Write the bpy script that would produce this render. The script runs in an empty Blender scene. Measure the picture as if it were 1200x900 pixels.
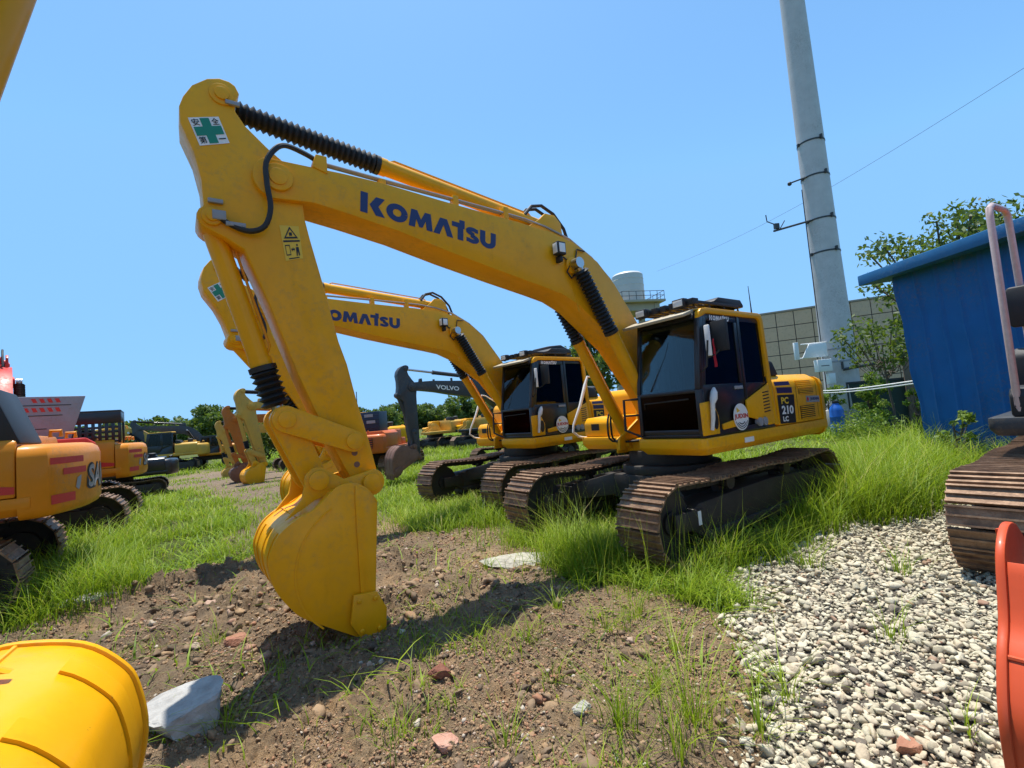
import bpy, bmesh, math, random
import numpy as np
from mathutils import Vector, Matrix

rng = np.random.default_rng(7)
random.seed(7)
SC = bpy.context.scene
COL = SC.collection
R = math.radians

# ------------------------------------------------------------------ camera, sky, sun, exposure
CAM_F, CAM_PITCH, CAM_ROLL, CAM_H = 557.3, R(3.814), R(-4.831), 1.839
_c, _s = math.cos(CAM_PITCH), math.sin(CAM_PITCH)
_fw, _up, _rt = Vector((0, _c, _s)), Vector((0, -_s, _c)), Vector((1, 0, 0))
_r2 = math.cos(CAM_ROLL) * _rt + math.sin(CAM_ROLL) * _up
_u2 = -math.sin(CAM_ROLL) * _rt + math.cos(CAM_ROLL) * _up
cam = bpy.data.cameras.new("camera")
cam.sensor_fit = 'HORIZONTAL'; cam.sensor_width = 36; cam.lens = 36 * CAM_F / 1200
cam.clip_start = 0.05; cam.clip_end = 3000
camo = bpy.data.objects.new("camera", cam); COL.objects.link(camo)
camo.matrix_world = Matrix(((_r2.x, _u2.x, -_fw.x, 0), (_r2.y, _u2.y, -_fw.y, 0), (_r2.z, _u2.z, -_fw.z, CAM_H), (0, 0, 0, 1)))
SC.camera = camo

SUN_DIR = Vector((-0.076, 0.19, 1.0)).normalized()
SUN_EL = math.asin(SUN_DIR.z)
w = bpy.data.worlds.new("World"); SC.world = w; w.use_nodes = True
nt = w.node_tree; nt.nodes.clear()
sky = nt.nodes.new("ShaderNodeTexSky"); sky.sky_type = 'NISHITA'; sky.sun_disc = False
sky.sun_elevation = SUN_EL; sky.sun_rotation = math.atan2(SUN_DIR.x, SUN_DIR.y)
sky.altitude = 100; sky.air_density = 1.0; sky.dust_density = 0.6; sky.ozone_density = 2.0
hsv = nt.nodes.new("ShaderNodeHueSaturation"); hsv.inputs['Saturation'].default_value = 1.02; hsv.inputs['Value'].default_value = 1.0
tint = nt.nodes.new("ShaderNodeMix"); tint.data_type = 'RGBA'; tint.blend_type = 'MULTIPLY'; tint.inputs[0].default_value = 1.0; tint.inputs[7].default_value = (0.79, 1.06, 1.11, 1)
bg = nt.nodes.new("ShaderNodeBackground"); bg.inputs['Strength'].default_value = 0.15
wo = nt.nodes.new("ShaderNodeOutputWorld")
lim = nt.nodes.new("ShaderNodeMix"); lim.data_type = 'RGBA'; lim.blend_type = 'DARKEN'; lim.inputs[0].default_value = 0.9; lim.inputs[7].default_value = (1.38, 2.85, 5.1, 1)
nt.links.new(sky.outputs[0], tint.inputs[6]); nt.links.new(tint.outputs[2], lim.inputs[6]); nt.links.new(lim.outputs[2], hsv.inputs['Color']); nt.links.new(hsv.outputs[0], bg.inputs['Color']); nt.links.new(bg.outputs[0], wo.inputs['Surface'])
sun = bpy.data.lights.new("sun", 'SUN'); sun.energy = 4.8; sun.angle = R(0.53); sun.color = (1.0, 0.95, 0.87)
suno = bpy.data.objects.new("sun", sun); COL.objects.link(suno)
suno.location = (0, 0, 30); suno.rotation_euler = SUN_DIR.to_track_quat('Z', 'Y').to_euler()
SC.view_settings.view_transform = 'Standard'; SC.view_settings.look = 'None'
SC.view_settings.exposure = 0.5; SC.view_settings.gamma = 1.0; SC.view_settings.use_curve_mapping = False
SC.cycles.max_bounces = 7; SC.cycles.diffuse_bounces = 4; SC.cycles.transparent_max_bounces = 12
SC.cycles.use_adaptive_sampling = True

# ------------------------------------------------------------------ helpers
def tag(o, label=None, cat=None, group=None, kind=None):
    if label: o['label'] = label
    if cat: o['category'] = cat
    if group: o['group'] = group
    if kind: o['kind'] = kind
    return o

def empty(name, loc, rz=0.0, sc=1.0):
    o = bpy.data.objects.new(name, None); COL.objects.link(o)
    o.location = loc; o.rotation_euler = (0, 0, rz); o.scale = (sc, sc, sc)
    o.empty_display_size = 0.3
    return o

class MB:
    def __init__(s): s.v = []; s.f = []; s.m = []
    def add(s, vs, fs, mi=0):
        n = len(s.v); s.v += [tuple(v) for v in vs]
        for f in fs: s.f.append(tuple(i + n for i in f)); s.m.append(mi)
        return s
    def box(s, x0, x1, y0, y1, z0, z1, mi=0, M=None):
        vs = [Vector((x, y, z)) for x in (x0, x1) for y in (y0, y1) for z in (z0, z1)]
        if M is not None: vs = [M @ v for v in vs]
        return s.add(vs, [(0, 1, 3, 2), (4, 6, 7, 5), (0, 4, 5, 1), (2, 3, 7, 6), (0, 2, 6, 4), (1, 5, 7, 3)], mi)
    def prism(s, poly, y0, y1, mi=0):            # outline in x,z
        n = len(poly)
        vs = [(x, y0, z) for x, z in poly] + [(x, y1, z) for x, z in poly]
        return s.add(vs, [tuple(range(n)), tuple(range(2 * n - 1, n - 1, -1))] + [(i, (i + 1) % n, n + (i + 1) % n, n + i) for i in range(n)], mi)
    def prismz(s, poly, z0, z1, mi=0):           # outline in x,y
        n = len(poly)
        vs = [(x, y, z0) for x, y in poly] + [(x, y, z1) for x, y in poly]
        return s.add(vs, [tuple(range(n)), tuple(range(2 * n - 1, n - 1, -1))] + [(i, (i + 1) % n, n + (i + 1) % n, n + i) for i in range(n)], mi)
    def loft(s, rings, mi=0, cap=True, closed=True):
        n = len(rings[0]); vs = [v for r in rings for v in r]; fs = []
        for k in range(len(rings) - 1):
            for i in range(n if closed else n - 1):
                a = k * n + i; b = k * n + (i + 1) % n
                fs.append((a, b, b + n, a + n))
        if cap and closed:
            fs.append(tuple(range(n - 1, -1, -1))); fs.append(tuple(range((len(rings) - 1) * n, len(rings) * n)))
        return s.add(vs, fs, mi)
    def tube(s, pts, r, n=8, mi=0, cap=True):
        pts = [Vector(p) for p in pts]; rs = r if isinstance(r, (list, tuple)) else [r] * len(pts)
        rings = []; up = None
        for i, p in enumerate(pts):
            t = (pts[min(i + 1, len(pts) - 1)] - pts[max(i - 1, 0)]).normalized()
            if up is None:
                up = t.orthogonal().normalized()
            else:
                up = (up - t * up.dot(t))
                up = up.normalized() if up.length > 1e-6 else t.orthogonal().normalized()
            b = t.cross(up)
            rings.append([p + (up * math.cos(a) + b * math.sin(a)) * rs[i] for a in [2 * math.pi * k / n for k in range(n)]])
        return s.loft(rings, mi, cap)
    def cyl(s, a, b, r, n=20, mi=0, r2=None): return s.tube([a, b], [r, r if r2 is None else r2], n, mi)
    def sphere(s, c, r, n=10, mi=0, sz=1.0):
        rings = []
        for k in range(1, n):
            a = math.pi * k / n
            rings.append([Vector(c) + Vector((r * math.sin(a) * math.cos(t), r * math.sin(a) * math.sin(t), -r * sz * math.cos(a))) for t in [2 * math.pi * j / (n * 2) for j in range(n * 2)]])
        return s.loft(rings, mi)
    def build(s, name, mats, parent=None, bevel=0, seg=2, smooth=40, kind=None):
        me = bpy.data.meshes.new(name)
        bm = bmesh.new()
        bvs = [bm.verts.new(v) for v in s.v]
        for f, mi in zip(s.f, s.m):
            try:
                bf = bm.faces.new([bvs[i] for i in f]); bf.material_index = mi
            except ValueError: pass
        bmesh.ops.recalc_face_normals(bm, faces=bm.faces)
        if bevel > 0:
            es = [e for e in bm.edges if len(e.link_faces) == 2 and e.calc_face_angle(0) > 0.55]
            if es: bmesh.ops.bevel(bm, geom=es, offset=bevel, segments=seg, profile=0.5, affect='EDGES', clamp_overlap=True)
        bm.to_mesh(me); bm.free()
        for m in (mats if isinstance(mats, (list, tuple)) else [mats]): me.materials.append(m)
        if smooth:
            me.polygons.foreach_set('use_smooth', [True] * len(me.polygons))
            me.set_sharp_from_angle(angle=R(smooth))
        o = bpy.data.objects.new(name, me); COL.objects.link(o)
        if parent: o.parent = parent
        if kind: o['kind'] = kind
        return o

def np_mesh(name, verts, faces_flat, nper, mats, attrs=None, smooth=False, parent=None, matidx=None):
    """fast mesh from numpy arrays; faces_flat (F,nper)"""
    me = bpy.data.meshes.new(name)
    F = len(faces_flat)
    me.vertices.add(len(verts)); me.vertices.foreach_set('co', np.asarray(verts, np.float32).ravel())
    me.loops.add(F * nper); me.loops.foreach_set('vertex_index', np.asarray(faces_flat, np.int32).ravel())
    me.polygons.add(F); me.polygons.foreach_set('loop_start', np.arange(F, dtype=np.int32) * nper)
    if smooth: me.polygons.foreach_set('use_smooth', np.ones(F, bool))
    if matidx is not None: me.polygons.foreach_set('material_index', np.asarray(matidx, np.int32))
    for k, a in (attrs or {}).items():
        at = me.attributes.new(k, 'FLOAT', 'POINT'); at.data.foreach_set('value', np.asarray(a, np.float32).ravel())
    me.update(calc_edges=True)
    for m in (mats if isinstance(mats, (list, tuple)) else [mats]): me.materials.append(m)
    o = bpy.data.objects.new(name, me); COL.objects.link(o)
    if parent: o.parent = parent
    return o

# ------------------------------------------------------------------ materials
class NT:
    def __init__(s, name):
        s.mat = bpy.data.materials.new(name); s.mat.use_nodes = True
        s.t = s.mat.node_tree; s.t.nodes.clear()
        s.out = s.n('ShaderNodeOutputMaterial')
    def n(s, typ, **kw):
        nd = s.t.nodes.new(typ)
        for k, v in kw.items(): setattr(nd, k, v)
        return nd
    def l(s, a, b): s.t.links.new(a, b)
    def val(s, nd, sock, v):
        if hasattr(v, 'is_output') or isinstance(v, bpy.types.NodeSocket): s.l(v, nd.inputs[sock])
        else: nd.inputs[sock].default_value = v
    def noise(s, scale, detail=4, rough=0.55, coord='Object', vec=None):
        nd = s.n('ShaderNodeTexNoise'); nd.inputs['Scale'].default_value = scale
        nd.inputs['Detail'].default_value = detail; nd.inputs['Roughness'].default_value = rough
        if vec is None:
            tc = s.n('ShaderNodeTexCoord'); vec = tc.outputs[coord]
        s.l(vec, nd.inputs['Vector']); return nd.outputs['Fac']
    def ramp(s, fac, stops):
        nd = s.n('ShaderNodeValToRGB'); el = nd.color_ramp.elements
        while len(el) < len(stops): el.new(0.5)
        for e, (p, c) in zip(el, stops): e.position = p; e.color = (c if len(c) == 4 else (*c, 1)) if not isinstance(c, (int, float)) else (c, c, c, 1)
        s.l(fac, nd.inputs[0]); return nd.outputs[0]
    def mix(s, fac, a, b, blend='MIX'):
        nd = s.n('ShaderNodeMix', data_type='RGBA', blend_type=blend)
        for sock, v in ((0, fac), (6, a), (7, b)):
            if isinstance(v, bpy.types.NodeSocket): s.l(v, nd.inputs[sock])
            else: nd.inputs[sock].default_value = v if isinstance(v, (int, float)) else (*v, 1)[:4]
        return nd.outputs[2]
    def math(s, op, a, b=0.0):
        nd = s.n('ShaderNodeMath', operation=op)
        for i, v in enumerate((a, b)):
            if isinstance(v, bpy.types.NodeSocket): s.l(v, nd.inputs[i])
            else: nd.inputs[i].default_value = v
        return nd.outputs[0]
    def attr(s, name):
        nd = s.n('ShaderNodeAttribute'); nd.attribute_name = name; return nd.outputs['Fac']
    def bump(s, h, strength, dist=0.02):
        nd = s.n('ShaderNodeBump'); nd.inputs['Strength'].default_value = strength; nd.inputs['Distance'].default_value = dist
        s.l(h, nd.inputs['Height']); return nd.outputs[0]
    def principled(s, color, rough=0.5, metal=0.0, spec=0.5, coat=0.0, normal=None):
        b = s.n('ShaderNodeBsdfPrincipled')
        if isinstance(color, bpy.types.NodeSocket): s.l(color, b.inputs['Base Color'])
        else: b.inputs['Base Color'].default_value = (*color, 1)
        if isinstance(rough, bpy.types.NodeSocket): s.l(rough, b.inputs['Roughness'])
        else: b.inputs['Roughness'].default_value = rough
        b.inputs['Metallic'].default_value = metal; b.inputs['Specular IOR Level'].default_value = spec
        b.inputs['Coat Weight'].default_value = coat; b.inputs['Coat Roughness'].default_value = 0.12
        if normal is not None: s.l(normal, b.inputs['Normal'])
        s.l(b.outputs[0], s.out.inputs[0]); return b

def paint(name, col, rough=0.40, coat=0.12, dirt=0.35, dust=(0.26, 0.19, 0.11), wear=0.6):
    """machine enamel: slight fading, dust film in patches, run-off streaks, scuffs and small chips"""
    m = NT(name)
    tc = m.n('ShaderNodeTexCoord').outputs['Object']
    mp = m.n('ShaderNodeMapping'); mp.inputs['Scale'].default_value = (1, 1, .12); m.l(tc, mp.inputs['Vector'])
    n1 = m.noise(2.3, 5, 0.6, vec=tc); n2 = m.noise(16, 6, 0.72, vec=tc); n3 = m.noise(0.9, 3, 0.5, vec=tc); n4 = m.noise(11, 5, .65, vec=mp.outputs[0]); n5 = m.noise(70, 4, .6, vec=tc); n6 = m.noise(4.5, 4, .6, vec=tc)
    c = m.mix(m.ramp(n1, [(0.3, 0.0), (0.75, 1.0)]), col, tuple(x * 0.84 for x in col))
    msk = m.math('MULTIPLY', m.ramp(n2, [(0.48, 0.0), (0.70, 1.0)]), m.ramp(n3, [(0.44, 0.0), (0.62, 1.0)]))
    c = m.mix(m.math('MULTIPLY', msk, dirt), c, dust)
    st = m.math('MULTIPLY', m.ramp(n4, [(0.55, 0.0), (0.72, 1.0)]), m.ramp(n6, [(0.45, 0.0), (0.65, 1.0)]))
    c = m.mix(m.math('MULTIPLY', st, dirt * .75), c, tuple(x * .45 for x in col))
    ch = m.math('MULTIPLY', m.ramp(n5, [(0.66, 0.0), (0.70, 1.0)]), m.ramp(n6, [(0.54, 0.0), (0.66, 1.0)]))
    c = m.mix(m.math('MULTIPLY', ch, wear), c, (.10, .055, .03))
    r = m.math('ADD', m.math('MULTIPLY', n2, 0.30), m.math('ADD', m.math('MULTIPLY', msk, .2), rough - 0.12))
    m.principled(c, r, spec=.22, coat=coat, normal=m.bump(m.math('ADD', m.noise(3.2, 3, vec=tc), m.math('MULTIPLY', n2, .12)), 0.10, 0.02))
    return m.mat

def plain(name, col, rough=0.6, metal=0.0, var=0.25, scale=7, bump=0.1, coat=0.0, spec=0.5):
    m = NT(name)
    c = m.mix(m.noise(scale, 5, 0.65), tuple(x * (1 - var) for x in col), tuple(min(1, x * (1 + var)) for x in col))
    m.principled(c, rough, metal, coat=coat, spec=spec, normal=m.bump(m.noise(scale * 6, 4), bump, 0.01))
    return m.mat

def glass(name, tint, refl_rough=0.03, refl=0.9):
    m = NT(name)
    tr = m.n('ShaderNodeBsdfTransparent'); tr.inputs[0].default_value = (*tint, 1)
    gl = m.n('ShaderNodeBsdfGlossy'); gl.inputs['Roughness'].default_value = refl_rough; gl.inputs[0].default_value = (refl * .95, refl, refl * 1.05, 1)
    fr = m.n('ShaderNodeFresnel'); fr.inputs[0].default_value = 1.5
    mx = m.n('ShaderNodeMixShader'); m.l(fr.outputs[0], mx.inputs[0]); m.l(tr.outputs[0], mx.inputs[1]); m.l(gl.outputs[0], mx.inputs[2])
    m.l(mx.outputs[0], m.out.inputs[0]); return m.mat

Y_YEL = (0.87, 0.40, 0.004)
M = {}
M['yellow'] = paint('yellow_paint', Y_YEL)
M['amber'] = paint('amber_paint', (0.70, 0.25, 0.012), dirt=0.6)
M['dullyellow'] = paint('faded_yellow_paint', (0.62, 0.36, 0.06), rough=0.5, coat=0.05, dirt=0.7)
M['orange'] = paint('orange_paint', (0.62, 0.14, 0.028))
M['orange2'] = paint('orange_brown_paint', (0.50, 0.17, 0.03), rough=0.5, coat=0.05, dirt=0.7)
M['redorange'] = paint('red_orange_paint', (0.62, 0.09, 0.03))
M['red'] = paint('red_paint', (0.62, 0.045, 0.03))
M['grey'] = paint('charcoal_paint', (0.055, 0.06, 0.065), rough=0.45)
M['silver'] = paint('silver_paint', (0.32, 0.33, 0.35), rough=0.35)
M['black'] = plain('black_paint', (0.012, 0.013, 0.016), 0.35, coat=0.15)
M['matblack'] = plain('black_plastic', (0.016, 0.017, 0.019), 0.6)
M['navy'] = plain('navy_paint', (0.012, 0.018, 0.045), 0.4)
M['rubber'] = plain('black_rubber', (0.013, 0.013, 0.014), 0.55)
M['frame'] = plain('oily_black_steel', (0.030, 0.025, 0.021), 0.6, var=0.6, scale=4, bump=0.3)
M['steel'] = plain('bare_steel', (0.5, 0.5, 0.5), 0.28, metal=1.0, var=0.1)
M['whitewrap'] = plain('white_foam_wrap', (0.72, 0.71, 0.68), 0.8, var=0.08, scale=20, bump=0.4)
M['white'] = plain('white_paint', (0.78, 0.78, 0.76), 0.5, var=0.05)
M['beige'] = plain('beige_plastic', (0.42, 0.36, 0.25), 0.5, var=0.08)
M['blueletter'] = plain('dark_blue_lettering', (0.012, 0.024, 0.115), 0.4, var=0.05)
M['purple'] = plain('dark_purple_stripe', (0.022, 0.016, 0.075), 0.4, var=0.05)
M['green'] = plain('sticker_green', (0.005, 0.22, 0.13), 0.45, var=0.05)
M['redmark'] = plain('red_marking', (0.55, 0.03, 0.02), 0.5, var=0.1)
M['stickyellow'] = plain('sticker_yellow', (0.78, 0.50, 0.03), 0.45, var=0.05)
M['ink'] = plain('black_ink', (0.008, 0.008, 0.010), 0.5, var=0.05)
M['cloth'] = plain('red_cloth', (0.55, 0.02, 0.04), 0.8)
M['seat'] = plain('dark_seat_fabric', (0.055, 0.055, 0.06), 0.85)
M['clearglass'] = glass('windscreen_glass', (0.52, 0.62, 0.62))
M['darkglass'] = glass('interior_shade_glass', (0.16, 0.18, 0.20), .05, .55)  # darkness of the cab interior is put into the tint, reflection dimmed
M['lens'] = plain('lamp_lens', (0.75, 0.75, 0.72), 0.12, var=0.1, coat=0.5)
M['lowglass'] = glass('kick_panel_glass', (0.10, 0.11, 0.12), .12, .22)
M['worn'] = plain('worn_bucket_steel', (0.20, 0.105, 0.07), 0.6, metal=0.3, var=0.45, scale=5, bump=0.4)

def shoe_mat():
    m = NT('rusty_track_steel')
    n = m.noise(7, 6, 0.7); n2 = m.noise(40, 4, 0.7)
    c = m.ramp(n, [(0.28, (0.10, 0.058, 0.034)), (0.5, (0.27, 0.158, 0.088)), (0.72, (0.46, 0.30, 0.185))])
    c = m.mix(m.math('MULTIPLY', n2, 0.5), c, (0.08, 0.055, 0.04))
    m.principled(c, 0.55, 0.35, normal=m.bump(n2, 0.3, 0.01)); return m.mat
M['shoe'] = shoe_mat()

# ------------------------------------------------------------------ lettering
def text2d(string, bold=0.0, shear=0.0, sp=1.0):
    cu = bpy.data.curves.new('txt', 'FONT'); cu.body = string; cu.offset = bold; cu.shear = shear; cu.space_character = sp
    cu.resolution_u = 4
    o = bpy.data.objects.new('txt', cu); COL.objects.link(o)
    dg = bpy.context.evaluated_depsgraph_get(); dg.update()
    me = bpy.data.meshes.new_from_object(o.evaluated_get(dg))
    vs = np.array([v.co[:2] for v in me.vertices]); fs = [tuple(p.vertices) for p in me.polygons]
    bpy.data.objects.remove(o); bpy.data.meshes.remove(me); bpy.data.curves.remove(cu)
    lo, hi = vs.min(0), vs.max(0)
    return (vs - lo) / (hi - lo), fs, (hi - lo)

_KM = None
def komatsu2d():
    """heavy geometric capitals, normalised to the unit square"""
    V = []; F = []; x = [0.0]
    def poly(p, dx):
        n = len(V); V.extend([(a + x[0], b) for a, b in p]); F.append(tuple(range(n, n + len(p))))
    def stroke(c, t, dx):
        c = np.array(c); d = np.gradient(c, axis=0); d /= np.linalg.norm(d, axis=1)[:, None]
        nn = np.stack([-d[:, 1], d[:, 0]], 1) * t / 2
        a = c + nn; b = c - nn; n = len(V)
        V.extend([(q[0] + x[0], q[1]) for q in a]); V.extend([(q[0] + x[0], q[1]) for q in b]); m = len(c)
        F.extend([(n + i, n + i + 1, n + m + i + 1, n + m + i) for i in range(m - 1)])
    arc = lambda cx, cy, rx, ry, a0, a1, k=14: [(cx + rx * math.cos(R(a0 + (a1 - a0) * i / k)), cy + ry * math.sin(R(a0 + (a1 - a0) * i / k))) for i in range(k + 1)]
    poly([(0, 0), (.28, 0), (.28, 1.0), (0, 1.0)], 0)
    poly([(.35, .47), (.60, .92), (.95, .92), (.70, .47), (.97, 0), (.60, 0)], 0); x[0] += 1.02
    stroke(arc(.44, .45, .31, .32, 0, 360, 28), .27, 0); x[0] += .93
    poly([(0, 0), (.10, .9), (.36, .9), (.53, .46), (.70, .9), (.96, .9), (1.06, 0), (.79, 0), (.74, .44), (.60, .06), (.46, .06), (.32, .44), (.27, 0)], 0); x[0] += 1.09
    poly([(0, 0), (.30, .9), (.63, .9), (.93, 0), (.64, 0), (.465, .56), (.29, 0)], 0); x[0] += .86
    poly([(0, .66), (0, .92), (.36, .92), (.36, 1.1), (.62, 1.1), (.62, .92), (.62, .66), (.56, .66), (.56, 0), (.28, 0), (.28, .66)], 0); x[0] += .66
    stroke([(.64, .74)] + arc(.36, .66, .23, .12, 40, 270, 12) + arc(.36, .25, .23, .13, 90, -140, 12) + [(.06, .16)], .22, 0); x[0] += .74
    stroke([(.14, .92), (.14, .42)] + arc(.42, .38, .28, .26, 180, 360, 14) + [(.70, .42), (.70, .92)], .27, 0); x[0] += .84
    v = np.array(V); lo, hi = v.min(0), v.max(0)
    return (v - lo) / (hi - lo), F, hi - lo

def decal(parts, name, parent, mats, f):
    """parts: list of (verts2d, faces, matindex); f maps (u,v)->Vector"""
    mb = MB()
    for vs, fs, mi in parts: mb.add([f(a, b) for a, b in vs], fs, mi)
    o = mb.build(name, mats, parent, smooth=0); return o

def rect(u0, u1, v0, v1): return [(u0, v0), (u1, v0), (u1, v1), (u0, v1)], [(0, 1, 2, 3)]
def onto(vs, u0, u1, v0, v1): return [(u0 + (u1 - u0) * a, v0 + (v1 - v0) * b) for a, b in vs]
def bilin(y, tl, bl, br, tr):
    """unit square -> quad in the x,z plane at y"""
    tl, bl, br, tr = map(np.array, (tl, bl, br, tr))
    def f(u, v):
        q = (1 - v) * ((1 - u) * bl + u * br) + v * ((1 - u) * tl + u * tr)
        return Vector((q[0], y, q[1]))
    return f

def cross_sticker(parent, T, y, s=1):
    c = [(6.162, 4.555), (6.085, 4.33), (5.864, 4.414), (5.939, 4.632)]
    tl, bl, br, tr = [T(p) for p in (c[0], c[1], c[2], c[3])]
    P = [(*rect(0, 1, 0, 1), 0)]
    f = bilin(y, tl, bl, br, tr)
    decal([(*rect(0, 1, 0, 1), 0)], 'sticker', parent, [M['white']], f)
    g = [(*rect(.35, .65, .04, .96), 0), (*rect(.05, .352, .34, .66), 0), (*rect(.648, .95, .34, .66), 0)]
    for ch, (u, v) in zip('安全第一', ((.06, .70), (.70, .70), (.06, .06), (.70, .06))):
        vs, fs, _ = text2d(ch, 0.012)
        if ch == '一': vs = onto(vs, u, u + .24, v + .10, v + .14)
        else: vs = onto(vs, u, u + .24, v, v + .25)
        g.append((vs, fs, 1))
    return decal(g, 'sticker_mark', parent, [M['green'], M['ink']], lambda a, b: f(a, b) + Vector((0, .003 * s, 0)))

def warn_sticker(parent, T, y):
    tl, bl, br, tr = [T(p) for p in ((5.502, 3.739), (5.461, 3.41), (5.313, 3.453), (5.336, 3.755))]
    f = bilin(y, tl, bl, br, tr)
    decal([(*rect(0, 1, 0, 1), 0)], 'warning_sticker', parent, [M['stickyellow']], f)
    g = []
    tri = [(.12, .62), (.88, .62), (.5, .97)]; ti = [(.24, .67), (.76, .67), (.5, .90)]
    g.append((tri + ti, [(0, 1, 4, 3), (1, 2, 5, 4), (2, 0, 3, 5)], 0))
    g.append((*rect(.42, .58, .70, .80), 0)); g.append((*rect(.05, .95, .52, .57), 0))
    fr = [(.1, .14), (.36, .14), (.36, .44), (.1, .44)]; fi = [(.13, .17), (.33, .17), (.33, .41), (.13, .41)]
    g.append((fr + fi, [(0, 1, 5, 4), (1, 2, 6, 5), (2, 3, 7, 6), (3, 0, 4, 7)], 0))
    g.append(([(.40, .30), (.48, .36), (.48, .32), (.54, .32), (.54, .36), (.62, .30), (.54, .24), (.54, .28), (.48, .28), (.48, .24)], [tuple(range(10))], 0))
    g.append(([(.66, .10), (.72, .10), (.75, .24), (.80, .10), (.86, .10), (.83, .36), (.68, .36)], [tuple(range(7))], 0))
    g.append(([(.76 + .05 * math.cos(k), .42 + .035 * math.sin(k)) for k in np.linspace(0, 6.28, 9)[:-1]], [tuple(range(8))], 0))
    g.append((*rect(.2, .8, .03, .06), 0))
    decal(g, 'sticker_mark', parent, [M['ink']], lambda a, b: f(a, b) + Vector((0, .003, 0)))
# ------------------------------------------------------------------ excavator
FOOT, TIP, BPIN = (0.15, 1.75), (5.503, 4.158), (4.853, 1.335)
ARMCYL, BCYL, ROD, IDL, LPIN = (5.909, 4.844), (6.02, 3.72), (5.535, 1.971), (4.972, 1.728), (5.318, 1.419)
BOOMCYL, ABASE = (1.955, 3.76), (2.20, 4.33)
def arcpts(c, r, a0, a1, k=8): return [(c[0] + r * math.cos(R(a0 + (a1 - a0) * i / k)), c[1] + r * math.sin(R(a0 + (a1 - a0) * i / k))) for i in range(k + 1)]
BOOM = ([(-.08, 1.72), (-.02, 1.95), (.33, 2.52), (.79, 3.125), (1.143, 3.59), (1.449, 3.878), (1.86, 4.087), (2.243, 4.168), (2.79, 4.222), (3.25, 4.246), (3.84, 4.283), (4.5, 4.334), (4.926, 4.341), (5.22, 4.335)]
        + arcpts(TIP, .20, 60, -75) + [(5.2, 3.99), (4.9, 3.945), (4.37, 3.85), (3.75, 3.70), (3.05, 3.55), (2.46, 3.43), (2.15, 3.36), (1.86, 3.23), (1.5, 2.96), (1.15, 2.70), (.86, 2.34), (.60, 2.03), (.36, 1.66)] + arcpts(FOOT, .23, -25, -172, 6))
ARM = ([(5.77, 4.90), (5.80, 4.965), (5.844, 4.99), (5.92, 4.995), (6.013, 4.958), (6.123, 4.861), (6.19, 4.739), (6.22, 4.643), (6.217, 4.497), (6.13, 4.263), (6.085, 4.031)] + arcpts(BCYL, .11, 60, -60, 5)
       + [(5.93, 3.56), (5.791, 3.476), (5.618, 3.012), (5.405, 2.362), (5.21, 1.85), (5.03, 1.45)] + arcpts(BPIN, .135, 10, -170, 8)
       + [(4.765, 1.52), (4.80, 1.70), (4.827, 1.813), (4.905, 2.147), (4.967, 2.461), (5.034, 2.682), (5.138, 3.194), (5.24, 3.65), (5.275, 3.83), (5.30, 4.15), (5.40, 4.33), (5.554, 4.445), (5.738, 4.615), (5.81, 4.73), (5.80, 4.83)])
BKT = [(4.856, 1.18), (4.92, 1.28), (5.0, 1.345), (5.092, 1.372), (5.217, 1.347), (5.387, 1.20), (5.522, 1.151), (5.674, 1.045), (5.748, .908), (5.76, .80), (5.72, .62), (5.603, .43), (5.499, .325), (5.19, .116), (5.06, .03), (4.99, -.01), (4.92, -.01), (4.925, .35)]
def smooth_outline(pts, k=3, keep=()):
    n = len(pts); out = []
    for i in range(n):
        p0, p1, p2, p3 = pts[i - 1], pts[i], pts[(i + 1) % n], pts[(i + 2) % n]
        out.append(p1)
        if i in keep: continue
        for j in range(1, k):
            t = j / k
            out.append(tuple(.5 * (2 * p1[a] + (p2[a] - p0[a]) * t + (2 * p0[a] - 5 * p1[a] + 4 * p2[a] - p3[a]) * t * t + (3 * p1[a] - p0[a] - 3 * p2[a] + p3[a]) * t ** 3) for a in (0, 1)))
    return out
BKT_C = smooth_outline(BKT, 4, (0, 13, 14, 15, 16, 17))
BACK0, BACK1 = BKT_C.index(BKT[4]), BKT_C.index(BKT[15])
def rotp(p, c, deg):
    a = R(deg); dx, dz = p[0] - c[0], p[1] - c[1]
    return (c[0] + dx * math.cos(a) - dz * math.sin(a), c[1] + dx * math.sin(a) + dz * math.cos(a))

def boot(mb, a, b, r, n, mi=0, r_in=None):
    a, b = Vector(a), Vector(b); pts = []; rs = []
    for i in range(2 * n + 1):
        pts.append(a + (b - a) * i / (2 * n)); rs.append(r if i % 2 else (r_in or r * .72))
    mb.tube(pts, rs, 14, mi)

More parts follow.
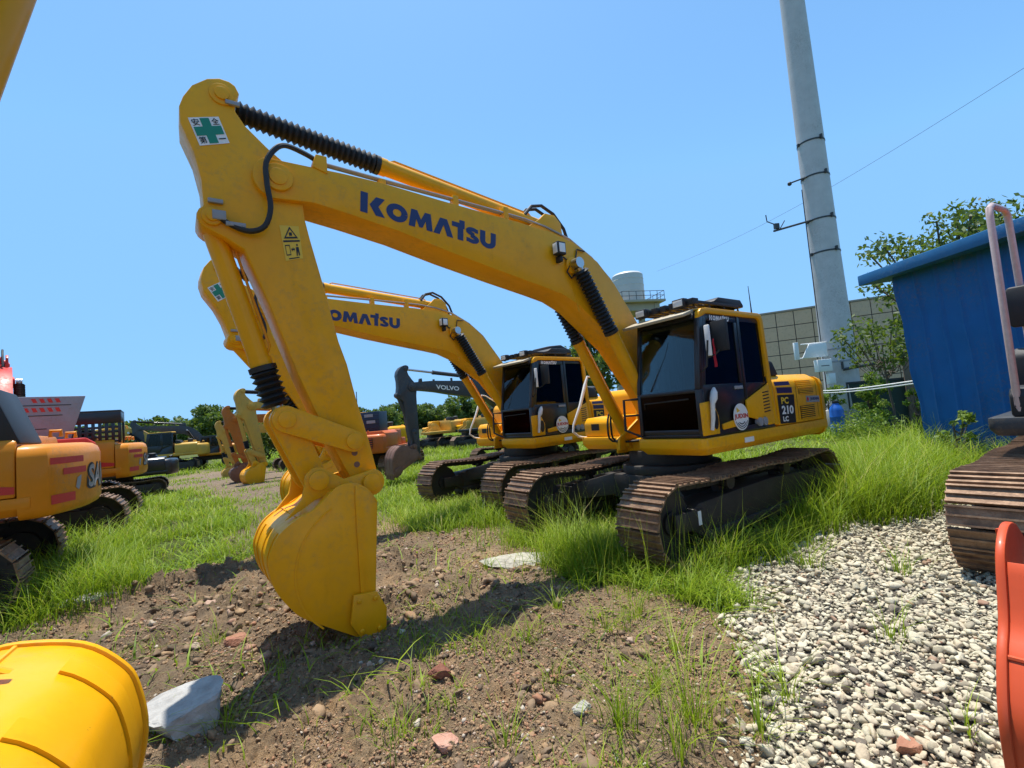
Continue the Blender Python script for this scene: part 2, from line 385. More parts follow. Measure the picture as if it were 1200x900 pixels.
def hyd(parent, name, rod_pin, base_pin, y, lb, rb, rr, bootlen, pm, eye_w=.05, lod=2, gap=.13, bootr=None):
    """hydraulic cylinder in the x,z plane at y: barrel from base_pin, rod to rod_pin"""
    a, b = Vector((rod_pin[0], y, rod_pin[1])), Vector((base_pin[0], y, base_pin[1])); d = (b - a).normalized()
    L = (b - a).length; e = a + d * (L - lb)
    mb = MB(); mb.cyl(e, b - d * rb, rb, 18); mb.cyl(e, e + d * .07, rb * 1.09, 18)
    mb.cyl(b + Vector((0, -eye_w, 0)), b + Vector((0, eye_w, 0)), rb * 1.05, 16)
    # thin oil line along the barrel
    up = d.cross(Vector((0, 1, 0)))
    if up.z < 0: up = -up
    if lod > 1: mb.tube([e + d * .1 + up * rb * .9, e + d * .16 + up * (rb + .03), b - d * .25 + up * (rb + .03), b - d * .2 + up * rb * .9], .012, 6)
    o = mb.build(name, pm, parent)
    r = MB(); r.cyl(a, e + d * .02, rr, 12); r.cyl(a + Vector((0, -eye_w, 0)), a + Vector((0, eye_w, 0)), rr * 1.6, 14)
    r.build('rod', M['steel'], o)
    if bootlen > 0:
        bt = MB(); s0 = a + d * gap
        boot(bt, s0, e - d * .045, bootr or rb * 1.28, max(5, int((e - s0).length / .056)))
        bt.cyl(e - d * .05, e - d * .004, (bootr or rb * 1.28) * .95, 16)
        bt.build('rubber_boot', M['rubber'], o)
    return o

def make_track(root, s, lod=2, hx=1.75, Rr=.47, w=.60, gauge=1.19):
    cy = s * gauge
    mb = MB(); P = 2 * (2 * hx) + 2 * math.pi * (Rr - .03); N = 48 if lod > 0 else 26
    def at(d):
        r = Rr - .03; d %= P
        if d < 2 * hx: return (-hx + d, Rr - r), (1, 0)             # bottom run
        d -= 2 * hx
        if d < math.pi * r: a = -math.pi / 2 + d / r; return (hx + r * math.cos(a), Rr + r * math.sin(a)), (-math.sin(a), math.cos(a))
        d -= math.pi * r
        if d < 2 * hx:
            x = hx - d; return (x, Rr + r - .018 * (1 + math.cos(math.pi * x / hx * 2 + math.pi))), (-1, 0)
        d -= 2 * hx
        a = math.pi / 2 + d / r; return (-hx + r * math.cos(a), Rr + r * math.sin(a)), (-math.sin(a), math.cos(a))
    for k in range(N):
        (x, z), (tx, tz) = at(P * k / N + .03); hp = P / N / 2 * .93
        nx, nz = tz, -tx                                             # outward
        Mx = Matrix(((tx, 0, nx, x), (0, 1, 0, cy), (tz, 0, nz, z), (0, 0, 0, 1)))
        mb.box(-hp, hp, -w / 2, w / 2, -.012, .008, 0, Mx)
        if lod > 0:
            for g in (-hp, -.008, hp - .018): mb.box(g, g + .018, -w / 2, w / 2, .008, .034, 0, Mx)
            mb.box(-hp * 1.05, hp * 1.05, -.10, -.05, -.10, -.012, 1, Mx); mb.box(-hp * 1.05, hp * 1.05, .05, .10, -.10, -.012, 1, Mx)
    o = mb.build('crawler_track', [M['shoe'], M['frame']], root, smooth=0)
    f = MB()
    f.prism([(-hx - .1, .30), (hx - .42, .26), (hx - .28, .34), (hx - .28, .56), (hx - .42, .63), (.3, .68), (-.3, .70), (-hx - .1, .66)], cy - .19, cy + .19)
    f.prism([(-hx + .25, .20), (hx - .45, .20), (hx - .45, .30), (-hx + .25, .34)], cy - .23, cy + .23)
    f.box(hx - .46, hx + .05, cy - .22, cy - .17, .36, .58); f.box(hx - .46, hx + .05, cy + .17, cy + .22, .36, .58)
    f.build('track_frame', M['frame'], o, bevel=.012)
    i = MB(); i.cyl((hx, cy - .09, Rr), (hx, cy + .09, Rr), Rr - .11, 30); i.cyl((hx, cy - .13, Rr), (hx, cy + .13, Rr), .13, 20); i.build('idler_wheel', M['frame'], o)
    sp = MB(); sp.cyl((-hx, cy - .05, Rr), (-hx, cy + .05, Rr), Rr - .10, 30); sp.cyl((-hx, cy - .20, Rr), (-hx, cy + .20, Rr), .24, 24); sp.cyl((-hx, cy + s * .2, Rr), (-hx, cy + s * .25, Rr), .19, 24); sp.build('drive_sprocket', M['frame'], o)
    if lod > 0:
        for k in range(8):
            x = -hx + .42 + k * (2 * hx - .95) / 7
            b = MB(); b.cyl((x, cy - .16, .19), (x, cy + .16, .19), .09, 14); b.cyl((x, cy - .20, .19), (x, cy + .20, .19), .05, 12); b.build('bottom_roller', M['frame'], o)
        for x in (-.75, .65):
            b = MB(); b.cyl((x, cy - .12, .79), (x, cy + .12, .79), .065, 14); b.cyl((x, cy + s * .12, .79), (x, cy + s * .2, .79), .09, 16); b.box(x - .05, x + .05, cy - .05, cy + .05, .64, .78); b.build('carrier_roller', M['frame'], o)
        b = MB(); b.box(hx - .40, hx - .34, cy + s * .222, cy + s * .226, .40, .56); b.build('marking_plate', M['white'], o)
    return o

def make_bucket(root, T, pm, worn=None, lod=2, yw=.45, eye=False):
    """bucket; T maps the reference x,z outline to its pose"""
    poly = [T(p) for p in BKT_C]
    side = MB()
    for s in (-1, 1): side.prism(poly, s * yw, s * (yw - .03))
    wr = BKT_C[BACK0:BACK1 + 2]; cx, cz = 5.3, .75
    outr = [T((p[0] + (cx - p[0]) * .03, p[1] + (cz - p[1]) * .03)) for p in wr]; inn = [T((p[0] + (cx - p[0]) * .075, p[1] + (cz - p[1]) * .075)) for p in wr]
    rings = [[Vector((p[0], y, p[1])) for p in outr] + [Vector((p[0], y, p[1])) for p in inn[::-1]] for y in (-yw + .012, yw - .012)]
    side.loft(rings)
    o = side.build('bucket', [worn or pm], root, bevel=.008)
    if lod > 0:                                                     # raised weld strips, wear plates, side reinforcement
        for s in (-1, 1):
            b = MB(); y0 = s * yw
            b.prism([T(p) for p in ((4.868, 1.16), (4.95, 1.28), (5.05, 1.345), (5.06, 1.2), (5.06, .12), (4.99, .01), (4.93, .01), (4.938, .35))], y0, y0 + s * .016)
            b.build('side_reinforcement', pm, o, bevel=.004)
            b = MB(); ra = arcpts((4.98, .66), .60, 62, -48, 12); rb = arcpts((4.98, .66), .585, -48, 62, 12); b.prism([T(p) for p in ra + rb], y0, y0 + s * .006); b.build('weld_seam', pm, o)
        for s in (-1, 1):
            y0 = s * yw
            c = MB(); c.prism([T(p) for p in ((4.93, .41), (5.13, .43), (5.17, .20), (5.05, -.005), (4.87, .015), (4.85, .25))], y0 + s * .018, y0 + s * .05)
            for q in ((4.95, .36), (5.09, .37), (4.93, .10), (5.08, .12)):
                p = T(q); c.cyl((p[0], y0 + s * .05, p[1]), (p[0], y0 + s * .068, p[1]), .022, 8)
            c.build('side_cutter', pm, o, bevel=.006)
        for y in (-yw * .66, 0, yw * .66):
            b = MB(); pts = BKT_C[BKT_C.index(BKT[7]):BKT_C.index(BKT[13]) + 1]; q = [T((p[0] + (cx - p[0]) * .008, p[1] + (cz - p[1]) * .008)) for p in pts]; q2 = [T((p[0] + (cx - p[0]) * .05, p[1] + (cz - p[1]) * .05)) for p in pts]
            b.loft([[Vector((a[0], yy, a[1])) for a in q] + [Vector((a[0], yy, a[1])) for a in q2[::-1]] for yy in (y - .05, y + .05)])
            b.build('wear_plate', pm, o)
        for k in range(5):
            y = -yw + .1 + k * (2 * yw - .2) / 4
            b = MB(); pr = [T(p) for p in ((5.02, .12), (5.12, .10), (5.0, .02), (4.86, -.10), (4.84, -.08), (4.93, .06))]
            b.prism(pr, y - .05, y + .05); b.build('bucket_tooth', worn or M['worn'], o, bevel=.008)
    b = MB(); q = T((5.512, 1.141)); b.tube([(q[0], -yw + .03, q[1]), (q[0], yw - .03, q[1])], .009, 6); b.build('weld_seam', pm, o)
    e = MB()
    for s in (-1, 1):
        ears = [T(p) for p in arcpts(BPIN, .125, 110, 250, 8) + [(4.96, 1.20), (5.2, 1.30), (5.36, 1.25), (5.60, 1.12), (5.46, 1.28)] + arcpts(LPIN, .115, -10, 110, 7) + [(5.1, 1.40)]]
        e.prism(ears, s * .27, s * .31)
        for p in (BPIN, LPIN):
            q = T(p); e.cyl((q[0], s * .31, q[1]), (q[0], s * .345, q[1]), .085, 20)
            e.cyl((q[0], s * .2, q[1]), (q[0], s * .27, q[1]), .10, 18)
    e.build('bucket_ears', pm, o, bevel=.006)
    if eye:
        k = MB(); c = Vector((*T((5.62, 1.22)), 0)); c = Vector((c.x, 0, c.y))
        k.tube([c + Vector((.07 * math.cos(t), 0, .07 * math.sin(t))) for t in np.linspace(0, 2 * math.pi, 17)], .016, 8)
        k.build('lifting_eye', pm, o)
    return o

def make_front(root, pose, pm, lod=2, word=None, armpm=None, bucketpm=None, sticker=True, rod_boots=True, eye=False, bw=.45):
    a, b, c = pose
    armpm = armpm or pm; bucketpm = bucketpm or armpm
    TB = lambda p: rotp(p, FOOT, a)
    tip = TB(TIP)
    TA = lambda p: rotp(TB(p), tip, b)
    bp = TA(BPIN)
    TK = lambda p: rotp(TA(p), bp, c)
    HW = .22
    mb = MB(); mb.prism([TB(p) for p in BOOM], -HW, HW)
    boom = mb.build('boom', pm, root, bevel=.012)
    for p, r in ((TIP, .125), (BOOMCYL, .115)):                      # pin bosses, brackets, pipe holders
        d = MB(); q = TB(p); d.cyl((q[0], -HW - .035, q[1]), (q[0], HW + .035, q[1]), r, 26); d.cyl((q[0], -HW - .048, q[1]), (q[0], HW + .048, q[1]), r * .62, 20)
        d.build('pin_boss', pm, boom, bevel=.005)
    for y in (-.16, .11):
        d = MB(); d.prism([TB(p) for p in ((2.0, 4.12), (2.02, 4.36), (2.12, 4.45), (2.28, 4.45), (2.38, 4.36), (2.62, 4.20))], y, y + .05); d.build('cylinder_bracket', pm, boom, bevel=.006)
    d = MB(); d.prism([TB(p) for p in ((5.06, 4.30), (5.06, 4.47), (5.16, 4.47), (5.20, 4.34))], .10, HW + .012); d.build('pipe_holder', pm, boom, bevel=.006)
    for x in (4.46, 3.6, 2.9):
        d = MB(); d.prism([TB(p) for p in ((x, 4.22), (x, 4.40), (x + .07, 4.40), (x + .07, 4.22))], .10, .19); d.build('pipe_holder', pm, boom, bevel=.006)
    if lod > 1:
        h = MB()                                                    # steel oil lines on top of the boom
        for y, dz in ((.165, 0), (.12, 0.005)):
            L = [(5.12, 4.43), (4.9, 4.42), (4.5, 4.40), (3.7, 4.365), (3.0, 4.33), (2.65, 4.31), (2.3, 4.26), (1.9, 4.16), (1.5, 3.95), (1.17, 3.68), (.80, 3.18), (.3, 2.52)]
            h.tube([Vector((TB(p)[0], y, TB(p)[1] + dz)) for p in L], .014, 8)
        h.build('oil_line', M['silver'], boom)
        h = MB()                                                    # rubber hose over the arm joint
        a0 = Vector((TB((5.12, 4.43))[0], .165, TB((5.12, 4.43))[1]))
        pts2 = [TB((5.24, 4.46)), TB((5.42, 4.47)), TA((5.52, 4.40)), TA((5.60, 4.25)), TA((5.60, 4.05)), TA((5.58, 3.85)), TA((5.63, 3.68)), TA((5.75, 3.62)), TA((5.88, 3.66)), TA((5.97, 3.72))]
        ys = [.20, .25, .275, .275, .272, .265, .25, .23, .21, .20]
        P = [a0] + [Vector((p[0], y, p[1])) for p, y in zip(pts2, ys)]
        Q = [];
        for i in range(len(P) - 1):
            p0, p1, p2, p3 = P[max(i - 1, 0)], P[i], P[i + 1], P[min(i + 2, len(P) - 1)]
            for t in (0, .25, .5, .75): Q.append(.5 * ((2 * p1) + (p2 - p0) * t + (2 * p0 - 5 * p1 + 4 * p2 - p3) * t * t + (3 * p1 - p0 - 3 * p2 + p3) * t ** 3))
        Q.append(P[-1]); h.tube(Q, .024, 8); h.build('hydraulic_hose', M['rubber'], boom)
        h = MB()                                                    # hose loops at the arm cylinder base
        for y in (.06, -.06):
            L = [(2.55, 4.42), (2.42, 4.56), (2.25, 4.60), (2.05, 4.52), (1.88, 4.34), (1.80, 4.10)]
            h.tube([Vector((TB(p)[0], y, TB(p)[1])) for p in L], .022, 8)
        h.build('hydraulic_hose', M['rubber'], boom)
        q = TB((2.20, 3.93)); lampb = MB(); lampb.box(q[0] - .05, q[0] + .09, HW + .03, HW + .14, q[1] - .085, q[1] + .085)
        lampb.box(q[0] - .02, q[0] + .03, HW, HW + .1, q[1] - .17, q[1] - .085)
        lo = lampb.build('work_lamp', M['matblack'], boom, bevel=.015)
        le = MB(); le.box(q[0] + .09, q[0] + .098, HW + .045, HW + .125, q[1] - .065, q[1] + .065); le.box(q[0] - .03, q[0] + .07, HW + .14, HW + .144, q[1] - .06, q[1] + .06); le.build('lamp_lens', M['lens'], lo, bevel=.002)
        cb = MB(); L = [(2.1, 3.86), (1.98, 3.80), (1.88, 3.86), (1.84, 4.0), (1.70, 3.99)]
        cb.tube([Vector((TB(p)[0], HW + .015, TB(p)[1])) for p in L], .010, 6)
        L = [(2.0, 3.78), (2.07, 3.66), (2.0, 3.58), (1.93, 3.64)]
        cb.tube([Vector((TB(p)[0], HW + .03, TB(p)[1])) for p in L], .012, 6)
        cb.build('cable', M['rubber'], boom)
        wl = MB()
        q1 = [TB(p) for p in ((1.98, 3.6), (2.0, 3.6), (1.90, 3.15), (1.88, 3.15))]
        wl.prism(q1, HW, HW + .004)
        wl.build('weld_seam', pm, boom)
    if word:
        txt, wm = word
        vs, fs, _ = komatsu2d() if txt == 'KOMATSU' else text2d(txt, .03)
        if txt == 'KOMATSU': cn = ((4.745, 4.222), (4.765, 3.985), (3.165, 3.805), (3.14, 4.045))
        else: cn = ((4.45, 4.16), (4.46, 3.97), (3.35, 3.80), (3.34, 3.99))
        decal([(vs, fs, 0)], 'boom_lettering', boom, [wm], bilin(HW + .004, *[TB(p) for p in cn]))
    # boom cylinders
    top = TB(BOOMCYL)
    for s in (-1, 1):
        base = (.52, 1.27)
        L = math.hypot(top[0] - base[0], top[1] - base[1])
        hyd(root, 'boom_cylinder', top, base, s * .335, L - 1.06 if L > 2.3 else L * .6, .083, .045, 1 if rod_boots else 0, pm, .055, lod, gap=.10)
    ac, ab = TA(ARMCYL), TB(ABASE)
    hyd(root, 'arm_cylinder', ac, ab, 0, 2.27, .085, .05, 1 if rod_boots else 0, pm, .07, lod, gap=.12, bootr=.105)
    # arm
    mb = MB(); mb.prism([TA(p) for p in ARM], -.17, .17); arm = mb.build('arm', armpm, root, bevel=.012)
    for p, r, y in ((ARMCYL, .095, .185), (BCYL, .075, .20), (IDL, .085, .20)):
        d = MB(); q = TA(p); d.cyl((q[0], -y, q[1]), (q[0], y, q[1]), r, 22); d.cyl((q[0], -y - .02, q[1]), (q[0], y + .02, q[1]), r * .6, 18)
        d.build('pin_boss', armpm, arm, bevel=.005)
    if lod > 1:
        for k_, (dx, dy) in enumerate(((0, -.10), (.05, -.16), (.02, .12), (.07, .17))):      # hoses feeding the boom cylinders
            hz = MB(); y_ = (-.335 if dy < 0 else .335) + dy * .4
            P = [Vector((.30, dy, 1.36)), Vector((.50 + dx, dy, 1.30)), Vector((.78 + dx, y_, 1.32)), Vector((.86 + dx, y_, 1.5)), Vector((.84 + dx * .5, y_, 1.72)), Vector((.76, y_ * .98, 1.78))]
            Q = []
            for i in range(len(P) - 1):
                p0, p1, p2, p3 = P[max(i - 1, 0)], P[i], P[i + 1], P[min(i + 2, len(P) - 1)]
                for t in (0, .33, .66): Q.append(.5 * ((2 * p1) + (p2 - p0) * t + (2 * p0 - 5 * p1 + 4 * p2 - p3) * t * t + (3 * p1 - p0 - 3 * p2 + p3) * t ** 3))
            Q.append(P[-1]); hz.tube(Q, .016, 8); hz.build('hydraulic_hose', M['rubber'], boom)
        for p, a_, b_, y_ in (((5.83, 4.78), .055, .018, .172), ((5.99, 3.86), .055, .018, .172), ((5.97, 3.73), .05, .04, .20), ((5.85, 3.665), .075, .018, .205)):
            q = TA(p); d = MB(); d.box(q[0] - a_, q[0] + a_, y_, y_ + .03, q[1] - b_, q[1] + b_); d.build('pipe_clamp', M['silver'], arm, bevel=.004)
        for p in ((4.95, 1.615), (4.935, 1.505)):
            q = TA(p); d = MB(); d.cyl((q[0], .1705, q[1]), (q[0], .1735, q[1]), .028, 14); d.build('bore_hole', M['worn'], arm)
        cross_sticker(arm, TA, .174); warn_sticker(arm, TA, .174)
    # linkage
    idl = TA(IDL); lp = TK(LPIN); r1 = math.dist(ROD, IDL); r2 = math.dist(ROD, LPIN); ref = TA(ROD)
    dd = max(1e-6, math.dist(idl, lp)); k = (r1 * r1 - r2 * r2 + dd * dd) / (2 * dd); hh = math.sqrt(max(0, r1 * r1 - k * k))
    ux, uz = (lp[0] - idl[0]) / dd, (lp[1] - idl[1]) / dd
    cand = [(idl[0] + ux * k - s * uz * hh, idl[1] + uz * k + s * ux * hh) for s in (-1, 1)]
    rod = min(cand, key=lambda q: math.dist(q, ref))
    def bar(p, q, rp, rq, y0, y1, mb):
        ang = math.degrees(math.atan2(q[1] - p[1], q[0] - p[0]))
        mb.prism(arcpts(p, rp, ang + 90, ang + 270, 10) + arcpts(q, rq, ang - 90, ang + 90, 10), y0, y1)
    lk = MB()
    for s in (-1, 1): bar(idl, rod, .10, .115, s * .215, s * .255, lk)
    for p in (idl, rod):
        lk.cyl((p[0], -.275, p[1]), (p[0], .275, p[1]), .075, 20)
    lk.build('bucket_link', armpm, root, bevel=.006)
    lk = MB(); bar(rod, lp, .125, .105, -.20, -.12, lk); bar(rod, lp, .125, .105, .12, .20, lk)
    mid = ((rod[0] + lp[0]) / 2, (rod[1] + lp[1]) / 2); lk.box(mid[0] - .05, mid[0] + .05, -.15, .15, mid[1] - .1, mid[1] + .1)
    lk.build('bucket_rod', armpm, root, bevel=.006)
    bc = TA(BCYL)
    hyd(root, 'bucket_cylinder', rod, bc, 0, math.dist(rod, bc) - .52, .088, .05, 1 if rod_boots else 0, armpm, .075, lod, gap=.14, bootr=.125)
    make_bucket(root, TK, bucketpm, None, lod, bw, eye)
    return boom

def quad_strip(mb, a, b, n, y): pass

def make_cab(root, shell, lod=2, style='yellow', lettering=None):
    """operator's cab at the front left; style yellow = painted frame, black = all dark"""
    fm = M['black']
    XF0, XF1, XR = 1.13, .95, -.62
    y0, y1 = .40, 1.37
    c = MB()
    c.box(XR, 1.10, y0, y1, 1.372, 1.42)                             # floor
    c.prism([(XR + .06, 2.92), (XR + .10, 2.975), (XF1 - .03, 2.975), (XF1 + .03, 2.90)], y0, y1 - .02)   # roof
    fr = [(XF0, 1.42), (XF0 - .01, 1.97), (XF1 + .02, 2.93)]
    def post(path, w, ya, yb, mb=c):
        for (x0, z0), (x1, z1) in zip(path[:-1], path[1:]): mb.prism([(x0, z0), (x1, z1), (x1 - w, z1), (x0 - w, z0)], ya, yb)
    post(fr, .075, y0, y0 + .055); post(fr, .085, y1 - .075, y1)
    c.box(XR, XR + .08, y0, y0 + .07, 1.42, 2.93); c.box(XR, XR + .08, y1 - .08, y1 - .01, 1.42, 2.93)
    c.box(XR + .08, 1.02, y0, y0 + .04, 1.42, 2.02); c.box(XR + .08, .95, y0, y0 + .04, 2.84, 2.93)
    c.box(XR, XR + .04, y0 + .07, y1 - .08, 1.42, 2.05); c.box(XR, XR + .04, y0 + .07, y1 - .08, 2.82, 2.93)
    c.box(1.07, 1.115, y0 + .05, y1 - .07, 1.42, 1.48); c.box(1.075, 1.118, y0 + .05, y1 - .07, 1.93, 1.975)
    c.prism([(1.02, 2.86), (.99, 2.93), (.93, 2.93), (.95, 2.86)], y0 + .05, y1 - .07)
    c.box(.06, .12, y0, y0 + .05, 2.02, 2.84)
    cab = c.build('cab', fm, root, bevel=.01)
    g = MB()                                                        # windscreen
    g.loft([[Vector((x, y, z)) for x, z in ((1.095, 1.975), (.965, 2.87), (.957, 2.87), (1.087, 1.975))] for y in (y0 + .055, y1 - .075)])
    g.build('windscreen', M['clearglass'], cab, smooth=0)
    g = MB(); g.box(1.10, 1.108, y0 + .055, y1 - .075, 1.48, 1.93); g.build('lower_windscreen', M['lowglass'], cab, smooth=0)
    g = MB(); g.box(1.03, 1.06, y0 + .05, y1 - .08, 1.42, 1.93)
    for z in (1.52, 1.63, 1.74, 1.85): g.box(1.06, 1.085, y0 + .06, y1 - .09, z, z + .03)
    g.build('kick_panel', M['matblack'], cab, bevel=.005)
    g = MB(); g.box(XR + .08, .06, y0 + .01, y0 + .02, 2.02, 2.84); g.box(.12, .98, y0 + .01, y0 + .02, 2.02, 2.84); g.build('side_window', M['clearglass'], cab, smooth=0)
    g = MB(); g.box(XR + .01, XR + .02, y0 + .07, y1 - .08, 2.05, 2.82); g.build('rear_window', M['clearglass'], cab, smooth=0)
    # door with window and handle
    d = MB()
    d.prism([(1.04, 1.44), (1.06, 1.95), (1.045, 2.02), (.09, 2.02), (.09, 1.80), (.24, 1.53), (.40, 1.44)], y1 - .055, y1 - .012)
    d.prism([(1.045, 2.02), (.90, 2.86), (.86, 2.90), (.80, 2.86), (.965, 2.02)], y1 - .055, y1 - .012)
    d.prism([(.90, 2.90), (.90, 2.84), (.09, 2.84), (.09, 2.90)], y1 - .055, y1 - .013)
    d.box(.09, .16, y1 - .055, y1 - .011, 2.02, 2.84)
    door = d.build('door', fm, cab, bevel=.008)
    g = MB(); g.prism([(.965, 2.02), (.805, 2.84), (.16, 2.84), (.16, 2.02)], y1 - .035, y1 - .027); g.build('door_window', M['darkglass'], cab, smooth=0)
    g = MB(); g.box(.14, .34, y1 - .011, y1 + .008, 1.94, 1.985); g.build('door_handle', M['silver'] if style == 'yellow' else M['matblack'], cab, bevel=.006)
    # rear quarter: glass over a dark panel
    q = MB(); q.prism([(.07, 1.79), (.07, 2.02), (XR + .08, 2.02), (XR + .10, 1.99)], y1 - .06, y1 - .02)
    q.box(.02, .08, y1 - .06, y1 - .008, 1.80, 2.92); q.prism([(.9, 2.93), (.9, 2.86), (XR + .1, 2.86), (XR + .1, 2.93)], y1 - .06, y1 - .022)
    q.prism([(1.13, 1.375), (1.13, 1.45), (XR, 1.45), (XR, 1.375)], y1 - .05, y1 - .001)
    q.prism([(.75, 1.42), (.24, 1.56), (.1, 1.80), (XR + .1, 1.99), (XR + .02, 1.42)], y1 - .10, y1 - .06)
    q.build('side_panel', fm, cab, bevel=.006)
    g = MB(); g.box(XR + .10, .02, y1 - .035, y1 - .027, 2.02, 2.86); g.build('quarter_window', M['darkglass'], cab, smooth=0)
    if style == 'yellow':
        s = MB()
        yA, yB = y1 - .018, y1 + .012
        s.prism([(XF1 + .035, 2.86), (XF1 + .02, 2.94), (XF1 - .03, 2.985), (.8, 3.0), (-.48, 3.0), (-.56, 2.975), (-.592, 2.90), (-.64, 2.0), (-.70, 1.40), (-.60, 1.40), (-.545, 2.0), (-.50, 2.86), (-.48, 2.905), (-.44, 2.925), (.82, 2.925), (.87, 2.90)], yA - .04, yB)
        s.prism([(1.14, 1.40), (1.145, 1.80), (.95, 1.815), (.87, 1.77), (.79, 1.62), (.80, 1.40)], yA, yB)
        s.prism([(.72, 1.513), (.39, 1.553), (.30, 1.57), (.26, 1.49), (.41, 1.455), (.71, 1.44)], yA, yB)
        s.prism([(.10, 1.785), (-.54, 1.995), (-.61, 1.42), (-.42, 1.41), (-.10, 1.52), (.10, 1.56)], yA, yB)
        s.build('painted_frame', shell, cab, bevel=.012)
        l = MB()
        for k in range(7):
            z = 1.86 - k * .045; l.prism([(-.33, z), (-.33, z + .016), (-.50, z + .03), (-.50, z + .014)], yB, yB + .003)
        l.build('louvre', M['ink'], cab, smooth=0)
        l = MB(); l.prism(arcpts((.875, 1.58), .06, 0, 360, 20)[:-1], yB, yB + .003); o = l.build('door_stop_recess', M['ink'], cab)
        for v in o.data.vertices: v.co.z = 1.58 + (v.co.z - 1.58) * 2.0
        rf = MB(); rf.prism([(XR + .08, 2.97), (XR + .12, 3.01), (XF1 - .08, 3.01), (XF1 - .0, 2.97)], y0 - .01, y1 - .06); rf.build('roof', shell, cab, bevel=.015)
        v = MB(); v.loft([[Vector((x, y, z)) for x, z in ((1.16, 2.88), (1.17, 2.92), (.92, 3.0), (.90, 2.95))] for y in (y0 - .10, y1 - .09)]); v.build('sun_visor', M['beige'], cab, bevel=.012)
        h = MB()
        for x in (-.18, -.31): h.cyl((x, y1 - .03, 1.475), (x, y1 + .03, 1.475), .058, 18); h.cyl((x, y1 + .03, 1.475), (x, y1 + .034, 1.475), .03, 14)
        h.build('horn', M['silver'], cab)
    else:
        rf = MB(); rf.prism([(XR + .02, 2.96), (XR + .08, 3.02), (XF1 - .06, 3.02), (XF1 + .04, 2.96)], y0 - .01, y1); rf.build('roof', shell, cab, bevel=.02)
    st = MB()                                                       # seat and console behind the glass
    st.box(-.25, .30, .65, 1.12, 1.75, 1.88); st.prism([(-.28, 1.85), (-.16, 1.85), (-.30, 2.5), (-.40, 2.48)], .66, 1.11); st.prism([(-.36, 2.52), (-.28, 2.52), (-.31, 2.72), (-.38, 2.70)], .76, 1.01)
    st.box(-.1, .2, .74, 1.03, 1.42, 1.75)
    st.build('seat', M['seat'], cab, bevel=.04)
    cs = MB(); cs.box(-.1, .42, 1.14, 1.26, 1.85, 2.02); cs.box(-.1, .42, .50, .62, 1.85, 2.02); cs.box(.62, .72, .47, .60, 1.95, 2.32); cs.cyl((.38, 1.2, 2.0), (.40, 1.2, 2.2), .02, 8); cs.cyl((.38, .56, 2.0), (.40, .56, 2.2), .02, 8)
    cs.build('console', M['matblack'], cab, bevel=.02)
    if lettering == 'KOMATSU':
        vs, fs, _ = komatsu2d()
        decal([(onto(vs, 0, 1, 0, 1), fs, 0)], 'cab_lettering', cab, [M['white']], bilin(y1 + .001, (.74, 2.918), (.75, 2.84), (.30, 2.84), (.29, 2.918)))
    if lod > 1:
        ck = MB()                                                    # roof guard rack with lamps
        for x in (-.15, .2, .55, .9): ck.tube([(x, y0 + .02, 3.03), (x, y0 + .02, 3.085), (x, y1 - .10, 3.085), (x, y1 - .10, 3.03)], .018, 6)
        for y in np.linspace(y0 + .02, y1 - .1, 9): ck.box(-.15, .93, y - .018, y + .018, 3.075, 3.115)
        for y in np.linspace(y0, y1 - .14, 7): ck.box(.86, .98, y, y + .09, 3.05, 3.13)
        ck.build('roof_guard', M['matblack'], cab, bevel=.006)
        for y in (.52, 1.13):
            lb = MB(); lb.box(.93, 1.03, y - .09, y + .09, 3.03, 3.15); lo = lb.build('roof_lamp', M['matblack'], cab, bevel=.015)
            le = MB(); le.box(1.03, 1.036, y - .07, y + .07, 3.05, 3.13); le.build('lamp_lens', M['lens'], cab, bevel=.002)
        hp = MB(); hp.prism([(-.32, 3.12), (-.25, 3.20), (.30, 3.20), (.42, 3.14), (.40, 3.11), (-.30, 3.09)], .72, 1.27); hp.box(-.2, .3, .8, 1.2, 3.0, 3.1); hp.build('roof_hatch', M['matblack'], cab, bevel=.01)
        wp = MB(); wp.tube([(1.09, .62, 2.0), (1.01, .85, 2.45), (.985, .90, 2.62)], .012, 6); wp.tube([(1.095, .50, 1.76), (1.125, .52, 1.84), (1.125, 1.2, 1.86)], .010, 6); wp.build('wiper', M['matblack'], cab)
        gr = MB()                                                    # bar rail at the lower right of the windscreen
        gr.tube([(1.12, .40, 1.92), (1.19, .22, 1.92), (1.19, .20, 1.50), (1.12, .42, 1.40)], .018, 8); gr.tube([(1.19, .21, 1.7), (1.12, .40, 1.7)], .014, 8); gr.build('front_rail', M['matblack'], cab)
    return cab

